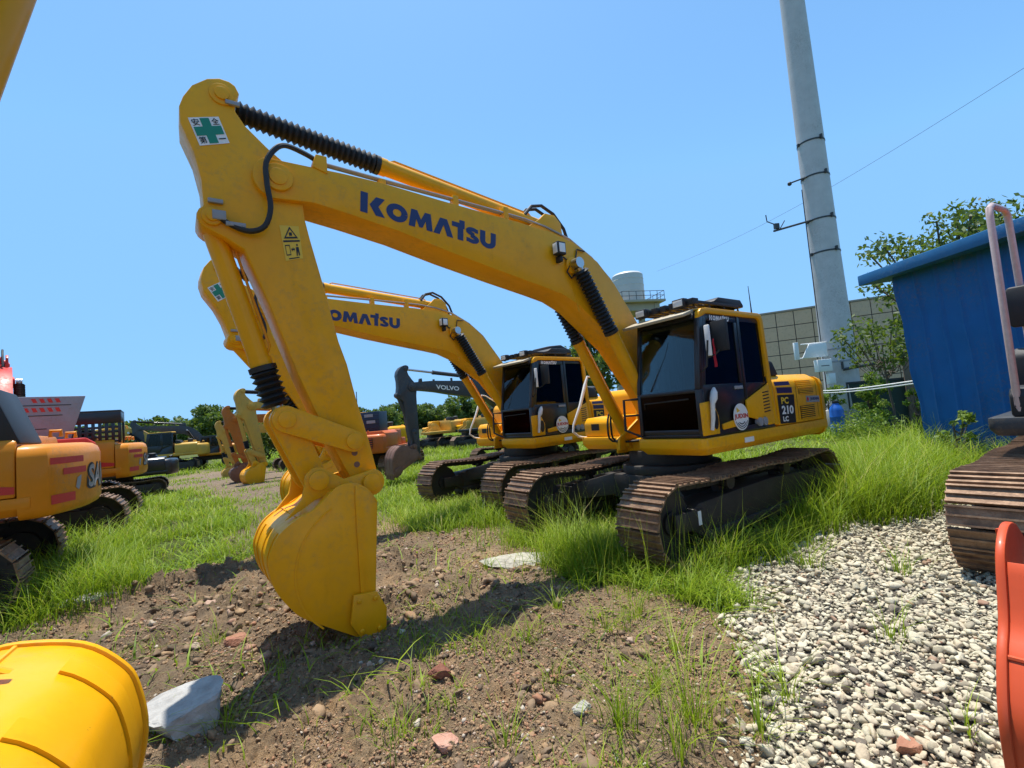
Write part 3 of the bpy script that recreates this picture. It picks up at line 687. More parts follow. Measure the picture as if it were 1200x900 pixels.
def make_house(root, pm, tail='komatsu', lod=2, word=None, boxm=None, deckm=None):
    """revolving frame, hood, counterweight"""
    deckm = deckm or pm; boxm = boxm or pm
    XT = -2.1
    p = MB()
    def deck(poly, z0, zm, z1, ins):
        cx = sum(a for a, _ in poly) / len(poly); cy = sum(b for _, b in poly) / len(poly)
        low = [(cx + (a - cx) * (1 - ins / max(.2, abs(a - cx))), cy + (b - cy) * (1 - ins / max(.2, abs(b - cy)))) for a, b in poly]
        p.loft([[Vector((a, b, z0)) for a, b in low], [Vector((a, b, zm)) for a, b in poly], [Vector((a, b, z1)) for a, b in poly]])
    deck([(1.15, .38), (1.15, 1.33), (1.10, 1.39), (XT - .18, 1.39), (XT - .18, .38)], 1.155, 1.245, 1.367, .07)
    deck([(.56, -.42), (.56, -1.34), (.52, -1.39), (XT - .18, -1.39), (XT - .18, -.42)], 1.155, 1.235, 1.36, .05)
    p.box(XT - .1, .52, -.418, .378, 1.13, 1.33)
    p.build('platform', deckm, root, bevel=.012)
    b = MB()
    for s in (-1, 1):
        b.prism([(-.55, 1.33), (.72, 1.33), (.70, 1.16), (.86, 1.18), (.84, 1.36), (.38, 1.62), (.36, 1.9), (.2, 2.0), (-.0, 1.95), (-.2, 1.8)], s * .24, s * .285)
        b.prism([(.4, 1.12), (.74, 1.12), (.74, 1.34), (.56, 1.42), (.4, 1.36)], s * .385, s * .42)
        b.cyl((FOOT[0], s * .285, FOOT[1]), (FOOT[0], s * .32, FOOT[1]), .14, 20); b.cyl((.52, s * .39, 1.27), (.52, s * .45, 1.27), .09, 16)
    b.build('boom_mount', pm, root, bevel=.008)
    t = MB()                                                        # right side: tool box, step, fuel tank, valve cover
    yb = -1.34 if tail == 'komatsu' else -1.2
    t.prism([(.50, 1.362), (.50, 1.60), (.44, 1.68), (.02, 1.70), (.02, 1.362)], yb, -.47); t.build('tool_box', boxm, root, bevel=.03)
    t = MB(); t.prism([(.0, 1.362), (-.02, 2.04), (-.10, 2.13), (-.70, 2.13), (-.70, 1.362)], yb, -.46)
    t.build('fuel_tank', boxm, root, bevel=.035)
    t = MB(); t.prism([(.502, 1.47), (.502, 1.58), (.506, 1.58), (.506, 1.47)], -1.16, -.98); t.build('step_recess', M['ink'], root, smooth=0)
    h = MB()
    hood = [(-1.30, 1.36), (-1.30, 2.0), (-1.12, 2.13), (1.18, 2.13), (1.345, 2.0), (1.375, 1.9), (1.375, 1.37), (-1.30, 1.365)]
    x0, x1 = -.72, -2.16
    rings = [[Vector((x, y, z)) for y, z in ((-1.33, 1.365), (-1.33, 2.0), (-1.18, 2.12), (1.20, 2.12), (1.34, 2.02), (1.378, 1.88), (1.378, 1.372))] for x in (x0, x1)]
    h.loft(rings)
    hd = h.build('engine_hood', pm, root, bevel=.03)
    e = MB(); e.box(-1.75, -1.05, -.35, .55, 2.12, 2.25); e.build('engine_cover', pm, hd, bevel=.05)
    e = MB(); e.tube([(-1.55, .62, 2.1), (-1.55, .62, 2.3)], .16, 18); e.tube([(-1.55, .62, 2.28), (-1.55, .62, 2.36), (-1.55, .62, 2.40)], [.19, .19, .12], 18); e.build('exhaust_cap', M['matblack'], hd)
    e = MB(); e.prism([(-.74, 2.10), (-.74, 2.36), (-1.0, 2.33), (-1.15, 2.11)], .55, 1.25); e.build('air_intake', M['matblack'], hd, bevel=.03)
    # counterweight
    c = MB()
    def arcw(Rw, ym, inset=0):
        pts = [(-2.17, ym - inset)]
        for y in np.linspace(ym - .04 - inset, -(ym - .04) + inset, 22): pts.append((-math.sqrt(max(0.01, (Rw - inset) ** 2 - y * y)), y))
        return pts + [(-2.17, -(ym - inset))]
    if tail == 'komatsu': Rw, zt, zb = 2.72, 2.08, 1.12
    else: Rw, zt, zb = 2.78, 1.98, 1.10
    rr = []
    for z, ins in ((zb, .10), (zb + .04, .03), (zb + .12, 0), (zt - .16, 0), (zt - .06, .03), (zt - .015, .09), (zt, .17)): rr.append([Vector((a, b, z)) for a, b in arcw(Rw, 1.39, ins)])
    c.loft(rr)
    cw = c.build('counterweight', pm, root, smooth=50)
    if word:
        txt, wmats = word
        vs, fs, _ = text2d(txt, .03, .12)
        def f(u, v, off=.004):
            y = .62 - 1.24 * u; z = 1.36 + .31 * v
            r = Rw + off; return Vector((-math.sqrt(r * r - y * y), y, z))
        decal([(vs, fs, 0)], 'tail_lettering', cw, [wmats[0]], lambda u, v: f(u, v, .008))
        vs2, fs2, _ = text2d(txt, .075, .12); decal([(onto(vs2, -.035, 1.035, -.08, 1.08), fs2, 0)], 'tail_lettering_outline', cw, [wmats[1]], f)
        def g(u, v):
            y = 1.30 - .62 * u; r = Rw + .006; return Vector((-math.sqrt(r * r - y * y), y, v))
        st = []
        for z0, z1, u0, u1 in ((1.72, 1.80, -.05, .9), (1.58, 1.66, .25, 1.0)):
            k = 8; vv = [(u0 + (u1 - u0) * i / k, z) for z in (z0, z1) for i in range(k + 1)]
            st.append((vv, [(i, i + 1, k + 2 + i, k + 1 + i) for i in range(k)], 0))
        decal(st, 'tail_stripe', cw, [M['redmark']], g)
        k = 8; vv = [(-.04 + .62 * i / k, z) for z in (1.24, 1.35) for i in range(k + 1)]
        decal([(vv, [(i, i + 1, k + 2 + i, k + 1 + i) for i in range(k)], 0)], 'tail_stripe', cw, [M['redmark']], g)
        bd = [(.60, 1.40), (.66, 1.52), (.80, 1.55), (.78, 1.46), (.74, 1.40), (.70, 1.36)]
        decal([(bd, [tuple(range(6))], 0)], 'tail_badge', cw, [wmats[0]], g)
        sb = MB(); sb.prism([(-1.35, 1.44), (-1.35, 1.54), (-1.9, 1.54), (-2.15, 1.50), (-2.15, 1.42)], 1.380, 1.384); sb.build('side_stripe', M['redmark'], hd, smooth=0)
    e = MB()
    for y in (-.6, .6): e.tube([(-2.35, y, 2.07), (-2.35, y, 2.15), (-2.45, y, 2.15), (-2.45, y, 2.07)], .025, 8)
    e.build('lifting_lug', pm, cw)
    return hd

def make_undercarriage(root, lod=2, yaw=0.0, gauge=1.19, w=.60):
    u = MB()
    u.box(-.75, .75, -.72, .72, .45, .80)
    for sx in (-1, 1):
        for s in (-1, 1):
            u.loft([[Vector((sx * .2, s * .5, .48)), Vector((sx * .75, s * .5, .48)), Vector((sx * .75, s * .5, .82)), Vector((sx * .2, s * .5, .82))],
                    [Vector((sx * .6, s * 1.05, .40)), Vector((sx * 1.15, s * 1.05, .40)), Vector((sx * 1.15, s * 1.05, .66)), Vector((sx * .6, s * 1.05, .66))]])
    u.cyl((0, 0, .8), (0, 0, .93), .74, 36); u.cyl((0, 0, .93), (0, 0, 1.14), .62, 36)
    o = u.build('car_body', M['frame'], root, bevel=.015)
    ts = [make_track(root, s, lod, w=w, gauge=gauge) for s in (-1, 1)]
    for q in [o] + ts: q.rotation_euler = (0, 0, yaw)
    return o

def pc_decals(root, hood):
    y = 1.381
    mats = [M['ink'], M['stickyellow'], M['white'], M['purple']]
    pn = bilin(y, (-.745, 1.815), (-.75, 1.40), (-1.225, 1.385), (-1.26, 1.805))
    decal([(*rect(0, 1, 0, 1), 0)], 'model_panel', hood, mats, pn)
    g = []
    for s, u0, u1, v0, v1, mi in (('PC', .18, .62, .68, .92, 1), ('210', .16, .88, .32, .62, 2), ('LC', .18, .52, .07, .25, 2)):
        vs, fs, _ = text2d(s, .04); g.append((onto(vs, u0, u1, v0, v1), fs, mi))
    decal(g, 'model_lettering', hood, mats, lambda u, v: pn(u, v) + Vector((0, .003, 0)))
    for cn in (((-.745, 1.925), (-.75, 1.84), (-1.212, 1.83), (-1.212, 1.915)),): decal([(*rect(0, 1, 0, 1), 0)], 'side_stripe', hood, [M['purple']], bilin(y - .001, *cn))
    # the upper stripe sits on the sloped shoulder of the hood
    sl = lambda u, v: Vector((-.75 - .46 * u, 1.378 + (1.34 - 1.378) * v * .75 + .003, 1.89 + .10 * v)) + Vector((0, 0, .0))
    def sh(u, v):
        t = .50 + .42 * v; return Vector((-.75 - .46 * u, 1.378 - .038 * t + .004, 1.88 + .14 * t))
    decal([(*rect(0, 1, 0, 1), 0)], 'side_stripe', hood, [M['purple']], sh)
    def louv(nm, x0, x1, z0, z1, n):
        r = MB(); r.box(x1, x0, 1.379, 1.381, z0, z1); r.build(nm + '_recess', M['ink'], hood, smooth=0)  # flat black sheet on the hood stands for the shade between the slats
        l = MB()
        for k in range(n):
            z = z0 + (k + .15) * (z1 - z0) / n; l.prism([(x1 + .01, z), (x0 - .01, z), (x0 - .01, z + (z1 - z0) / n * .48), (x1 + .01, z + (z1 - z0) / n * .48)], 1.381, 1.40)
        l.build(nm, M['yellow'], hood, bevel=.003)
    louv('louvre', -1.41, -1.90, 1.42, 1.62, 7)
    r = MB(); r.box(-1.92, -1.42, 1.379, 1.381, 1.80, 1.87); r.build('louvre_recess', M['ink'], hood, smooth=0)  # another flat black sheet, painted shade for the upper slats
    l = MB()
    for k in range(3): l.box(-1.91, -1.43, 1.381, 1.392, 1.803 + k * .024, 1.818 + k * .024)
    for k in range(5):
        t = .08 + k * .19; l.loft([[Vector((x, 1.378 - .038 * t + d, 1.88 + .14 * t + e)) for d, e in ((0, 0), (.012, 0), (.012, .014), (0, .018))] for x in (-1.40, -1.90)])
    l.build('louvre', M['yellow'], hood, bevel=.002)
    pn2 = bilin(1.381, (-1.64, 1.765), (-1.64, 1.665), (-2.10, 1.65), (-2.10, 1.75))
    decal([(*rect(0, 1, 0, 1), 0)], 'dealer_sticker', hood, [M['silver']], pn2)
    vs, fs, _ = text2d('JUEXIN', .03)
    decal([([(.04, .5), (.12, .9), (.2, .5), (.12, .1)], [(0, 1, 2, 3)], 1), (onto(vs, .3, .95, .25, .75), fs, 0)], 'dealer_mark', hood, [M['blueletter'], M['redmark']], lambda u, v: pn2(u, v) + Vector((0, .003, 0)))
    s = MB(); s.prism([(-2.02, 1.42), (-2.02, 2.0), (-2.026, 2.0), (-2.026, 1.42)], 1.379, 1.3805); s.prism([(-1.335, 1.42), (-1.335, 1.98), (-1.341, 1.98), (-1.341, 1.42)], 1.379, 1.3805); s.build('panel_gap', M['ink'], hood, smooth=0)
    # round dealer plate on the door bottom
    pl = MB(); c = (.30, 1.575)
    pl.prism(arcpts(c, .175, 0, 360, 40)[:-1], 1.386, 1.394); po = pl.build('round_sign', M['white'], root)
    g = []
    for r0, r1, a0, a1 in ((.155, .145, 200, 340), (.13, .118, 215, 325), (.10, .086, 225, 315)):
        k = 20; vv = [(c[0] - r * math.cos(R(a0 + (a1 - a0) * i / k)), c[1] + r * math.sin(R(a0 + (a1 - a0) * i / k))) for r in (r0, r1) for i in range(k + 1)]
        g.append((vv, [(i, i + 1, k + 2 + i, k + 1 + i) for i in range(k)], 0))
    vs, fs, _ = text2d('JUEXIN', .035); g.append(([(c[0] + .165 - .33 * a, c[1] - .035 + .075 * b) for a, b in vs], fs, 1))
    g.append(([(c[0] + .1, c[1] + .13), (c[0] + .02, c[1] + .08), (c[0] + .1, c[1] + .06)], [(0, 1, 2)], 2))
    decal(g, 'round_sign_mark', po, [M['ink'], M['redmark'], M['stickyellow']], lambda a, b: Vector((a, 1.397, b)))

def komatsu_extras(root, cab, second=False):
    k = MB()                                                         # white wrapped grab handle by the door
    P = [(1.0, 1.40, 1.46), (.99, 1.42, 1.60), (.98, 1.43, 1.78), (.95, 1.43, 1.84), (.91, 1.42, 1.92), (.87, 1.40, 1.97)]
    k.tube(P, [.022, .026, .028, .046, .042, .018], 10); k.build('grab_handle', M['whitewrap'], cab)
    k = MB()                                                         # right-hand rail wrapped in white foam
    P = [(.30, -1.36, 1.36), (.42, -1.42, 1.345), (.56, -1.43, 1.375), (.685, -1.43, 1.47), (.66, -1.43, 1.59), (.47, -1.42, 1.92), (.31, -1.42, 2.27), (.23, -1.42, 2.43), (.12, -1.40, 2.40), (-.15, -1.34, 2.22), (-.25, -1.32, 2.1)]
    k.tube(P, [.018, .02, .02, .02, .019, .026, .030, .018, .015, .015, .015], 10); k.build('side_handrail', M['whitewrap'], root)
    k = MB(); k.tube([(1.05, 1.38, 2.18), (1.06, 1.46, 2.24), (1.05, 1.50, 2.55)], .012, 8); mo = k.build('mirror_arm', M['matblack'], cab)
    k = MB(); k.box(1.02, 1.05, 1.46, 1.53, 2.36, 2.74); mm = k.build('mirror', M['white'], cab, bevel=.012)
    k = MB(); k.box(.78, .83, 1.42, 1.62, 2.42, 2.80); k.tube([(.9, 1.37, 2.35), (.86, 1.46, 2.38), (.81, 1.52, 2.45)], .012, 8); k.build('mirror', M['matblack'], cab, bevel=.02)
    if not second:
        k = MB(); n = 12; rows = [[Vector((.86 + .006 * math.sin(i * 1.1), 1.46 + (.012 + .0018 * i) * sgn, 2.58 - i * .032)) for i in range(n)] for sgn in (-.6, .6)]
        k.add(rows[0] + rows[1], [(i, i + 1, n + i + 1, n + i) for i in range(n - 1)]); k.add([v + Vector((.006, 0, 0)) for v in rows[0] + rows[1]], [(i, i + 1, n + i + 1, n + i) for i in range(n - 1)])
        k.build('red_ribbon', M['cloth'], cab)
    k = MB(); k.tube([(-.50, 1.28, 2.98), (-.50, 1.28, 3.12), (-.49, 1.28, 3.42)], [.012, .008, .004], 6); k.build('antenna', M['matblack'], cab)
    k = MB(); k.box(.05, .28, 1.392, 1.396, 1.235, 1.30); k.build('deck_label', M['white'], root, smooth=0)
    if second:
        k = MB(); k.prism([(-.62, 3.02), (-.62, 3.22), (-.3, 3.34), (.1, 3.30), (.1, 3.02)], .45, 1.0); k.build('roof_unit', M['matblack'], cab, bevel=.03)

def guard(root, kind):
    """add-on cab protection"""
    g = MB()
    if kind == 'mesh':                                               # dark boxed guard with slots over the rear deck
        y, xr, z0, z1 = 1.25, -2.30, 2.0, 2.86
        g.box(xr, .2, .1, y - .05, z1 - .05, z1); g.box(-.9, .2, y - .05, y, z0, z1); g.box(xr, -.9, y - .05, y, z1 - .34, z1 - .051)
        for x in (xr, -.98): g.box(x, x + .07, y - .05, y, z0, z1 - .34)
        for k in range(4): g.box(xr + .07, -.98, y - .04, y - .01, z0 + .03 + k * .12, z0 + .09 + k * .12)
        for k in range(9): g.box(xr + .13 + k * .13, xr + .20 + k * .13, y - .045, y - .005, z0, z1 - .34)
        g.box(xr, xr + .05, .1, y - .05, z1 - .3, z1 - .051); g.box(xr, xr + .05, .1, .2, z0, z1 - .3)
        return g.build('cab_guard', M['black'], root, bevel=.008)
    if kind == 'plate':                                              # raised silver lid behind the cab, facing backwards
        poly = [(-.95, 2.0), (-.30, 2.0), (-.05, 2.98), (-1.22, 2.98)]
        g.loft([[Vector((x, y, z)) for y, z in poly] for x in (-1.80, -1.74)])
        o = g.build('guard_plate', M['silver'], root, bevel=.012)
        for z, a_ in ((2.34, .62), (2.60, .85), (2.80, .98)):
            q = MB(); q.box(-1.806, -1.80, -a_ - .02, -.2, z, z + .014); q.build('plate_groove', M['ink'], o, smooth=0)
        for n_, z in ((6, 2.68), (4, 2.86)):
            q = MB()
            for k in range(n_): q.loft([[Vector((x, y, z_)) for y, z_ in ((-.85 + k * .11, z), (-.79 + k * .11, z), (-.76 + k * .11, z + .08), (-.82 + k * .11, z + .08))] for x in (-1.805, -1.80)])
            q.build('plate_mark', M['redmark'], o, smooth=0)
        return o
    if kind == 'boxed':
        g.prism([(-2.2, 2.0), (-1.95, 2.70), (-.3, 2.76), (-.3, 2.0)], .1, 1.3)
        o = g.build('rear_guard', M['rubber'], root, bevel=.03)
        q = MB(); q.box(-1.6, -1.2, 1.30, 1.42, 2.1, 2.5); q.build('guard_window', M['navy'], o, bevel=.01)
        return o
    if kind == 'sheet':                                              # dark panel box behind the cab
        g.box(-1.1, -.66, .5, 1.38, 2.0, 3.05)
        for k in range(4): g.box(-1.12, -1.1, .5, 1.38, 2.2 + k * .22, 2.22 + k * .22)
        return g.build('cab_guard', M['navy'], root, bevel=.02)
    if kind == 'rear':
        g.box(-1.9, -1.0, -.95, .35, 1.98, 3.05)
        for k in range(4): g.box(-1.93, -1.9, -.95, .35, 2.28 + k * .2, 2.31 + k * .2)
        o = g.build('rear_guard', M['navy'], root, bevel=.03)
        for y, z in ((-.45, 2.86), (-.55, 2.56)):
            q = MB(); q.box(-1.936, -1.93, y - .22, y + .22, z - .06, z + .08); q.build('sticker', M['silver'], o, smooth=0)
        q = MB(); q.box(-2.83, -2.80, -1.0, -.38, 1.35, 1.85)
        q.build('grille_recess', M['ink'], root, smooth=0)
        q = MB()
        for k in range(5): q.box(-2.86, -2.83, -1.0, -.38, 1.37 + k * .10, 1.41 + k * .10)
        q.build('grille', M['redorange'], root, bevel=.005)
        return o

def excavator(label, loc, yaw, pm, pose=(0, 0, 0), sc=1.0, lod=1, word=None, tail='round', tail_word=None, cabstyle='black', cab_shell=None, boom=True,
              boom_pm=None, arm_pm=None, bucket_pm=None, track_yaw=0.0, grd=None, group='parked excavators', cab=True, wheels=False, cab_word=None, boots=True, boxm=None, deckm=None, z=0, eye=False, bw=.45):
    root = empty('excavator', (loc[0], loc[1], z), R(yaw), sc)
    tag(root, label, 'excavator', group)
    if wheels:
        u = MB(); u.box(-1.5, 1.6, -.5, .5, .7, 1.12); u.cyl((0, 0, 1.0), (0, 0, 1.16), .6, 24); u.box(1.6, 1.9, -1.1, 1.1, .35, .8); u.build('chassis', M['frame'], root, bevel=.02)
        for x in (-1.25, 1.3):
            for s in (-1, 1):
                t = MB(); t.tube([(x, s * .78, .52), (x, s * .84, .52), (x, s * 1.16, .52), (x, s * 1.22, .52)], [.42, .52, .52, .42], 26); wo_ = t.build('wheel', M['rubber'], root)
                h = MB(); h.cyl((x, s * 1.19, .52), (x, s * 1.24, .52), .24, 20); h.build('wheel_rim', pm, wo_)
    else: make_undercarriage(root, lod, R(track_yaw))
    hd = make_house(root, pm, tail, lod, tail_word, boxm, deckm)
    cb = make_cab(root, cab_shell or pm, lod, cabstyle, cab_word) if cab else None
    if boom: make_front(root, pose, boom_pm or pm, lod, word, arm_pm, bucket_pm, rod_boots=boots, eye=eye, bw=bw)
    if grd: guard(root, grd)
    return root, cb, hd
# ------------------------------------------------------------------ terrain
def vnoise(x, y, sc, seed=0):
    x = np.asarray(x, float) * sc + seed * 17.31; y = np.asarray(y, float) * sc - seed * 9.73
    xi = np.floor(x).astype(np.int64); yi = np.floor(y).astype(np.int64); fx = x - xi; fy = y - yi
    fx = fx * fx * (3 - 2 * fx); fy = fy * fy * (3 - 2 * fy)
    def h(a, b):
        n = (a * 374761393 + b * 668265263 + seed * 362437) & 0x7fffffff
        n = ((n ^ (n >> 13)) * 1274126177) & 0x7fffffff
        return ((n ^ (n >> 16)) & 0xffff) / 65535.0
    return (h(xi, yi) * (1 - fx) + h(xi + 1, yi) * fx) * (1 - fy) + (h(xi, yi + 1) * (1 - fx) + h(xi + 1, yi + 1) * fx) * fy
def fbm(x, y, sc, o=4, seed=0): return sum(vnoise(x, y, sc * 2 ** k, seed + k) * .5 ** k for k in range(o)) / sum(.5 ** k for k in range(o))
def inpoly(x, y, poly):
    x = np.asarray(x, float); y = np.asarray(y, float); r = np.zeros(x.shape, bool); n = len(poly)
    for i in range(n):
        (x0, y0), (x1, y1) = poly[i], poly[(i + 1) % n]
        c = ((y0 > y) != (y1 > y)) & (x < (x1 - x0) * (y - y0) / ((y1 - y0) or 1e-9) + x0); r ^= c
    return r
GRAVEL = [(7.6, 8.1), (6.69, 7.61), (5.66, 7.36), (4.45, 6.9), (3.15, 5.98), (2.25, 5.1), (1.75, 4.26), (1.43, 3.77), (1.42, 3.29), (1.2, 2.94), (.95, 2.4), (.6, 1.2), (3, .2), (8, 1), (10, 5)]
DIRT = [(-5.9, 4.9), (-5.3, 6.0), (-4.3, 7.1), (-3.6, 9.2), (-2.6, 9.9), (-2.0, 8.5), (-1.2, 8.0), (-.75, 8.9), (-.15, 7.6), (.27, 6.54), (.35, 5.4), (.9, 5.1), (1.28, 4.66), (1.6, 4.1), (1.3, 3.2), (1.1, 2.4), (.9, .5), (-4, .5), (-6, 3)]
PATH = [(-16.8, 21.5), (-19.5, 29), (-15.5, 29.5), (-9.6, 21), (-5.6, 13.5), (-4.0, 10.2), (-3.4, 8.2), (-4.6, 7.6), (-5.3, 8.6), (-6.3, 11.0), (-9.8, 16.0)]
BARE = [(-3.6, 9.2), (-2.6, 9.4), (-4.4, 13), (-6.6, 16.5), (-8, 17.5), (-7.2, 14.2), (-5.2, 11.2)]
def zones(x, y):
    jx = x + .5 * (fbm(x, y, 1.6, 3, 3) - .5); jy = y + .5 * (fbm(x, y, 1.6, 3, 8) - .5)
    return inpoly(jx, jy, GRAVEL), inpoly(jx, jy, DIRT), inpoly(jx, jy, PATH) | inpoly(jx, jy, BARE)
MOUNDS = [(-1.0, 5.2, .55, .35, .20), (-1.9, 6.6, .5, .35, .17), (-.3, 5.15, .4, .3, .13), (-3.4, 4.9, .9, .4, .10), (-4.5, 6.3, .9, .3, .12), (-1.2, 4.5, .3, .3, .10), (.3, 4.9, .3, .25, .05), (-2.2, 3.9, .5, .3, -.05), (-3.8, 5.8, 1.0, .25, -.10), (-1.5, 7.2, .6, .3, -.06), (.1, 5.7, .3, .25, .11)]
MACH = [(2.38, 7.55), (.30, 11.22), (6.58, 4.62)]
FMX, FMY = math.cos(R(215.5)), math.sin(R(215.5))
def ground_z(x, y):
    x = np.asarray(x, float); y = np.asarray(y, float)
    r = np.hypot(x, y)
    g, d, p = zones(x, y)
    z = .10 * (fbm(x, y, .35, 3, 1) - .5)
    rough = np.where(d, .10, np.where(p, .06, .03)); rough = np.where(g, .03, rough)
    near = np.clip(1.4 - r / 14, 0, 1)
    z = z + near * rough * (fbm(x, y, 2.2, 4, 5) - .5) * 1.5 + near * np.where(d, .05, .0) * (np.abs(fbm(x, y, 6.5, 3, 11) - .5) * -2 + .3)
    crumb = np.where(d, .5, np.where(p, .35, 0.0))
    for a, b, sx, sy, h in MOUNDS:
        u = (x - a) * .8 + (y - b) * .6; v = -(x - a) * .6 + (y - b) * .8
        e = np.exp(-(u / sx) ** 2 - (v / sy) ** 2); crumb = crumb + .9 * e * (h > 0); z = z + h * e * (1 + .9 * (fbm(x, y, 5, 3, 21) - .5))
    lump = np.maximum(0, vnoise(x, y, 8.5, 61) - .42) * .9 + np.maximum(0, vnoise(x + .5 * y, y, 19, 62) - .45) * .55 + (vnoise(x, y, 38, 63) - .5) * .42
    z = z + near * np.clip(crumb, 0, 1.15) * np.clip((fbm(x, y, 1.2, 2, 64) - .28) * 3, .15, 1) * .20 * lump
    flat = np.zeros_like(z)
    for mx, my in MACH:
        u = (x - mx) * FMX + (y - my) * FMY; v = -(x - mx) * FMY + (y - my) * FMX
        flat = np.maximum(flat, np.clip(1.6 - np.maximum(np.abs(u) / 2.4, np.abs(v) / 1.7), 0, 1) * 1.6)
    return z * (1 - np.clip(flat, 0, 1) * .9) - .015

def ground_material():
    m = NT('ground_soil_gravel_grass')
    tc = m.n('ShaderNodeTexCoord').outputs['Object']
    n1 = m.noise(1.1, 6, .62, vec=tc); n2 = m.noise(7, 6, .7, vec=tc); n3 = m.noise(38, 5, .7, vec=tc); n4 = m.noise(120, 3, .6, vec=tc)
    soil = m.ramp(n1, [(.28, (.30, .21, .13)), (.48, (.52, .36, .205)), (.64, (.64, .40, .20))])
    soil = m.mix(m.ramp(n2, [(.38, 0.0), (.68, 1.0)]), soil, m.mix(n3, (.16, .11, .068), (.34, .25, .155)))
    n5 = m.noise(65, 6, .78, vec=tc); n6 = m.noise(190, 4, .75, vec=tc)
    damp = m.math('MULTIPLY', m.attr('m_damp'), m.ramp(m.noise(3.1, 4, .6, vec=tc), [(.34, .25), (.62, 1.0)]))
    soil = m.mix(damp, soil, m.mix(n2, (.12, .088, .058), (.28, .20, .13)))
    soil = m.mix(m.ramp(n5, [(.54, 0.0), (.64, .75)]), soil, (.075, .05, .032))
    soil = m.mix(m.ramp(n6, [(.56, 0.0), (.64, .75)]), soil, (.42, .33, .22))
    soil = m.mix(m.ramp(n3, [(.60, 0.0), (.70, .8)]), soil, (.075, .05, .032))
    soil = m.mix(m.ramp(n4, [(.66, 0.0), (.74, .8)]), soil, (.55, .47, .38))
    path = m.mix(m.ramp(n2, [(.35, 0.0), (.7, 1.0)]), (.16, .115, .075), (.30, .22, .15))
    grav = m.mix(n3, (.13, .11, .085), (.34, .30, .235))
    grs = m.mix(m.ramp(n2, [(.3, 0.0), (.7, 1.0)]), (.045, .07, .008), (.10, .145, .014))
    grs = m.mix(m.ramp(n3, [(.42, 0.0), (.62, .9)]), grs, (.10, .08, .04))
    c = m.mix(m.attr('m_grass'), soil, grs)
    c = m.mix(m.attr('m_path'), c, path)
    c = m.mix(m.attr('m_gravel'), c, grav)
    h = m.math('ADD', m.math('MULTIPLY', n2, .5), m.math('ADD', m.math('MULTIPLY', n3, .35), m.math('MULTIPLY', n4, .15)))
    m.principled(c, .92, spec=.2, normal=m.bump(m.math('ADD', h, m.math('MULTIPLY', m.math('SUBTRACT', n6, n5), .35)), 1.0, .07)); return m.mat

th = np.concatenate([np.linspace(-62, 62, 1000), np.linspace(62, 298, 140)[1:-1]]) * math.pi / 180
rr = np.concatenate([[.02], np.exp(np.linspace(math.log(.5), math.log(2.2), 60)), np.exp(np.linspace(math.log(2.2), math.log(8), 520))[1:], np.exp(np.linspace(math.log(8), math.log(14), 70))[1:], np.exp(np.linspace(math.log(14), math.log(1500), 130))[1:]])
TH, RR = np.meshgrid(th, rr)
gx = (RR * np.sin(TH)).ravel(); gy = (RR * np.cos(TH)).ravel(); gz = ground_z(gx, gy)
g_, d_, p_ = zones(gx, gy)
nt_ = len(th); nr_ = len(rr)
idx = np.arange(nt_ * nr_).reshape(nr_, nt_); nx = np.roll(idx, -1, 1)
F = np.stack([idx[:-1], idx[1:], nx[1:], nx[:-1]], -1).reshape(-1, 4)
def soft(mask):
    a = mask.reshape(nr_, nt_).astype(np.float32)
    for _ in range(3):
        a = (a + np.roll(a, 1, 1) + np.roll(a, -1, 1)) / 3
        b = np.pad(a, ((1, 1), (0, 0)), mode='edge'); a = (b[:-2] + b[1:-1] + b[2:]) / 3
    return a.ravel()
damp_ = np.zeros(len(gx))
for a_, b_, r_ in ((-3.6, 5.0, 1.5), (-4.6, 6.2, 1.2), (-2.4, 6.2, 1.1), (-1.3, 5.2, .8), (-2.6, 4.0, .9), (-.6, 4.3, .7), (-1.6, 7.4, .8), (0.3, 5.0, .5), (-7, 11, 1.5), (-9, 15, 2)): damp_ = np.maximum(damp_, np.exp(-((gx - a_) ** 2 + (gy - b_) ** 2) / r_ ** 2))
gr_o = np_mesh('ground', np.stack([gx, gy, gz], 1), F, 4, ground_material(), {'m_gravel': soft(g_ & ~d_), 'm_path': soft(p_), 'm_grass': soft(~(g_ | d_ | p_)), 'm_damp': damp_}, smooth=True)
gr_o['kind'] = 'structure'

# ------------------------------------------------------------------ grass (uncountable)
def leaf_mat(name, cols, trans=.35, rough=.55):
    m = NT(name)
    c = m.ramp(m.attr('tint'), [(i / (len(cols) - 1), k) for i, k in enumerate(cols)])
    b = m.n('ShaderNodeBsdfPrincipled'); m.l(c, b.inputs['Base Color']); b.inputs['Roughness'].default_value = rough; b.inputs['Specular IOR Level'].default_value = .35
    t = m.n('ShaderNodeBsdfTranslucent'); m.l(m.mix(.5, c, (.30, .42, .02)), t.inputs[0])
    mx = m.n('ShaderNodeMixShader'); mx.inputs[0].default_value = trans; m.l(b.outputs[0], mx.inputs[1]); m.l(t.outputs[0], mx.inputs[2]); m.l(mx.outputs[0], m.out.inputs[0])
    return m.mat
GRASS_COLS = [(.075, .15, .008), (.17, .28, .010), (.26, .38, .014), (.38, .47, .03), (.46, .38, .13)]
M['grass'] = leaf_mat('grass_blades', GRASS_COLS, .42)

